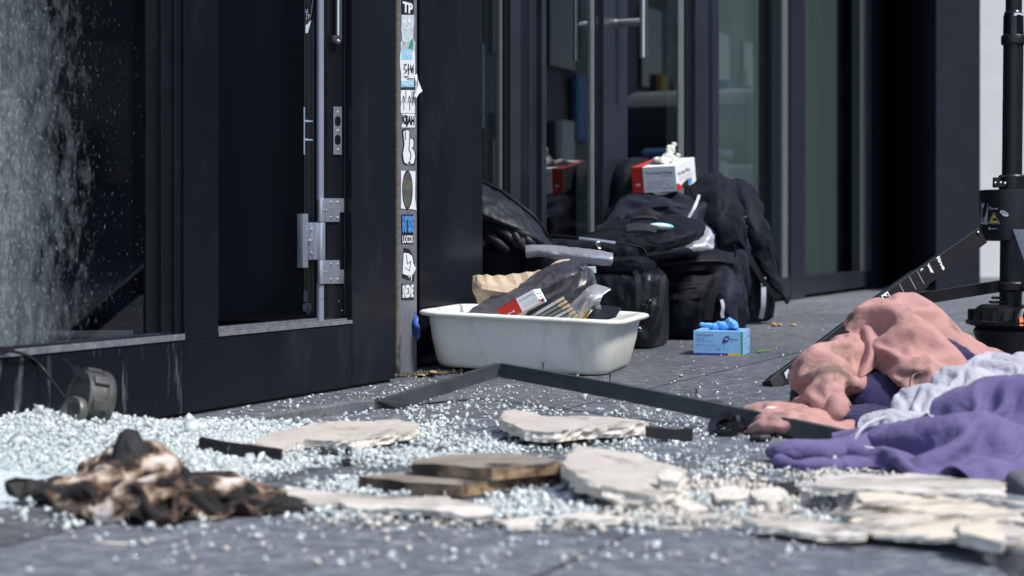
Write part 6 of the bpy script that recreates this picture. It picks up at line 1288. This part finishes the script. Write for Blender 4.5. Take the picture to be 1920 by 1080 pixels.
g = [[(1612,600,3.16),(1640,605,3.13),(1655,640,3.08),(1650,680,3.05)],[(1603,610,3.13),(1622,620,3.08),(1632,655,3.03),(1622,700,3.0)],[(1600,640,3.14),(1608,650,3.10),(1610,680,3.06),(1600,715,3.02)]]
fabric('hood_fold', g, M['pink'], pinkt, .013, .003, 2, stretch=1.12, attract=.03, bend=.3, seed=3, amp=.005)
bm = bmesh.new(); tube(bm, smoothpath([P(1712,744,2.925),P(1708,722,2.935),P(1715,702,2.945),P(1740,700,2.94),P(1762,712,2.93)],4), .0022, 8); bmobj('pocket_seam', bm, M['pink'], pinkt, smooth=True)
# flat sleeve on the ground at left, half under the profile
g = [[(1408,768,2.96),(1440,762,2.98),(1480,762,2.99),(1530,770,2.98),(1590,785,2.95)],[(1402,785,2.88),(1438,768,2.88),(1480,768,2.88),(1530,776,2.86),(1592,792,2.84)],[(1404,808,2.80),(1440,792,2.76),(1485,790,2.75),(1535,796,2.75),(1590,806,2.76)],[(1406,816,2.80),(1440,818,2.77),(1490,820,2.75),(1540,822,2.74),(1588,826,2.74)]]
fabric('sleeve', g, M['pink'], pinkt, .013, .003, 1, fine=(2,1.05,.3,.003), stretch=1.15, attract=.03, bend=.3, seed=4, amp=.006)
bm = bmesh.new(); E(bm,1446,772,2.84,14,8,.015); blob('burnt_hem', bm, M['gypsum'], pinkt, .002, 2, .003, 40, .001, 90)
g = [[(1535,780,2.87),(1555,745,2.86),(1580,735,2.86)],[(1545,795,2.84),(1568,765,2.83),(1590,755,2.84)],[(1570,808,2.84),(1580,785,2.83),(1592,775,2.84)]]
fabric('cuff_flap', g, M['pink'], pinkt, .013, .003, 2, stretch=1.06, attract=.04, bend=.4, seed=5, amp=.004)
# purple garment
pur = thing('purple_garment', 'purple fleece garment in front of the pile, one sleeve stretched to the left', 'clothing', Vector((.65, 2.5, 0)))
g = [[(1600,842,2.62),(1650,832,2.66),(1705,803,2.70),(1770,772,2.74),(1850,742,2.80),(1930,730,2.82),(2010,735,2.82)],
     [(1596,846,2.56),(1650,836,2.58),(1705,808,2.60),(1770,778,2.62),(1850,748,2.66),(1930,735,2.70),(2010,740,2.70)],
     [(1592,852,2.52),(1650,845,2.50),(1708,822,2.50),(1775,795,2.52),(1850,765,2.56),(1930,752,2.60),(2010,758,2.60)],
     [(1590,858,2.48),(1650,856,2.45),(1712,840,2.43),(1780,824,2.43),(1850,806,2.46),(1930,795,2.50),(2010,802,2.50)],
     [(1592,868,2.45),(1650,870,2.41),(1715,864,2.37),(1780,858,2.36),(1850,850,2.37),(1930,846,2.40),(2010,852,2.4)],
     [(1600,886,2.42),(1650,889,2.38),(1715,892,2.33),(1780,898,2.30),(1850,902,2.28),(1930,900,2.28),(2010,900,2.3)]]
fabric('garment_body', g, M['purple'], pur, .018, .0035, 1, fine=(2,1.09,.2,.006), stretch=1.22, attract=.018, bend=.22, seed=11, amp=.028, freq=9, steps=200, selfc=.010)
for nm, pts, rr_, sd_ in (('sleeve', [(1448,847,2.46),(1480,846,2.45),(1530,848,2.46),(1590,846,2.50),(1650,835,2.56)], [.011,.0165,.019,.022,.026], 50), ('sleeve_fold', [(1462,866,2.40),(1500,874,2.375),(1560,874,2.38),(1620,874,2.40),(1670,872,2.42)], [.010,.0115,.012,.014,.014], 51)):
    bm = bmesh.new(); sp = smoothpath([P(*q) for q in pts], 6); n_ = len(sp); tube(bm, sp, list(np.interp(np.arange(n_)/(n_-1), np.linspace(0,1,len(rr_)), rr_)), 16, sy=.95)
    ball(bm, sp[0], (rr_[0],)*3); blob(nm, bm, M['purple'], pur, .0032, 4, .0028, 22, .0008, 60, seed=sd_)
# light grey jersey winding over it
lil = thing('grey_jersey', 'light grey jersey twisted between the pink hoodie and the purple garment', 'clothing', Vector((.72, 2.75, 0)))
g = [[(1600,818,2.575),(1632,786,2.635),(1680,754,2.695),(1735,721,2.755),(1790,696,2.795),(1850,686,2.815),(1930,686,2.815),(2010,691,2.815)],
     [(1598,828,2.535),(1640,796,2.585),(1690,764,2.645),(1742,731,2.705),(1795,706,2.745),(1855,696,2.765),(1930,694,2.765),(2010,701,2.765)],
     [(1606,838,2.505),(1655,811,2.535),(1705,781,2.585),(1755,748,2.645),(1805,724,2.695),(1860,712,2.725),(1930,708,2.725),(2010,714,2.725)],
     [(1626,844,2.515),(1672,821,2.535),(1722,791,2.585),(1768,758,2.645),(1812,734,2.695),(1865,720,2.735),(1930,716,2.735),(2010,722,2.735)]]
fabric('twisted_part', g, M['lilac'], lil, .011, .003, 1, fine=(2,1.06,.3,.003), stretch=1.12, attract=.035, bend=.4, seed=21, amp=.006, freq=18)
g = [[(1800,696,2.915),(1840,672,2.935),(1890,668,2.955),(1950,672,2.955),(2010,676,2.955)],[(1792,708,2.855),(1835,680,2.875),(1890,676,2.885),(1950,680,2.885),(2010,684,2.885)],[(1796,726,2.825),(1840,706,2.825),(1890,698,2.835),(1950,700,2.835),(2010,704,2.835)]]
fabric('collar_part', g, M['lilac'], lil, .011, .003, 1, fine=(2,1.06,.3,.003), stretch=1.12, attract=.035, bend=.4, seed=22, amp=.006, freq=18)
bm = bmesh.new(); tube(bm, smoothpath([P(1660,782,2.555),P(1625,796,2.515),P(1606,818,2.495),P(1604,834,2.495),P(1640,842,2.485)],5), .0028, 8); bmobj('drawcord', bm, M['lilac'], lil, smooth=True)
# grey lump at the right edge
bm = bmesh.new(); E(bm,1915,920,2.18,26,34,.04); E(bm,1945,915,2.2,40,40,.05)
tag(blob('grey_cloth', bm, M['greycloth'], None, .004, 4, .004, 18, .001, 50, seed=61), 'dark grey bunched cloth at the right edge beside the grey topped board', 'cloth')
# burnt white cloth in the left foreground
bc_ = thing('burnt_cloth', 'burnt white cloth with brown and black scorching in the left foreground', 'cloth', Vector((-.42, 2.05, 0)))
g = [[(110,913,2.2),(150,902,2.22),(200,872,2.24),(240,860,2.25),(285,857,2.25),(330,892,2.22),(390,913,2.18),(450,923,2.16),(510,933,2.14)],
     [(100,928,2.12),(150,917,2.12),(200,887,2.12),(245,874,2.12),(290,872,2.12),(335,907,2.10),(390,923,2.08),(450,933,2.07),(515,943,2.06)],
     [(108,940,2.04),(155,928,2.02),(205,908,2.00),(250,912,1.99),(300,917,1.99),(345,923,2.0),(395,936,2.01),(450,943,2.01),(510,942,2.02)],
     [(125,962,1.99),(165,945,1.96),(210,943,1.94),(255,938,1.93),(300,946,1.93),(345,942,1.95),(395,948,1.97),(450,950,1.98),(505,955,1.99)],
     [(135,972,1.96),(170,972,1.94),(215,974,1.925),(260,975,1.92),(300,976,1.92),(345,972,1.93),(395,968,1.95),(450,964,1.97),(500,962,1.98)]]
fabric('cloth_body', g, M['burntcloth'], bc_, .0075, .002, 1, fine=(2,1.10,.15,.003), stretch=1.32, attract=.035, bend=.12, seed=31, amp=.018, freq=24, ragged=.001, steps=200, selfc=.005)
g = [[(218,850,2.18),(232,815,2.18),(255,812,2.18),(270,840,2.18)],[(212,860,2.14),(228,822,2.14),(250,818,2.14),(275,850,2.14)],[(215,875,2.11),(230,860,2.11),(255,860,2.11),(270,872,2.11)]]
fabric('charred_peak', g, M['char'], bc_, .004, .003, 1, stretch=1.2, attract=.04, bend=.2, seed=32, amp=.008, freq=30, ragged=.002)
g = [[(60,905,2.18),(110,900,2.18),(170,900,2.18)],[(56,920,2.1),(110,912,2.1),(170,905,2.1)],[(70,930,2.06),(115,930,2.06),(165,920,2.06)]]
fabric('charred_edge', g, M['char'], bc_, .004, .003, 1, stretch=1.2, attract=.04, bend=.2, seed=33, amp=.006, freq=30, ragged=.002)
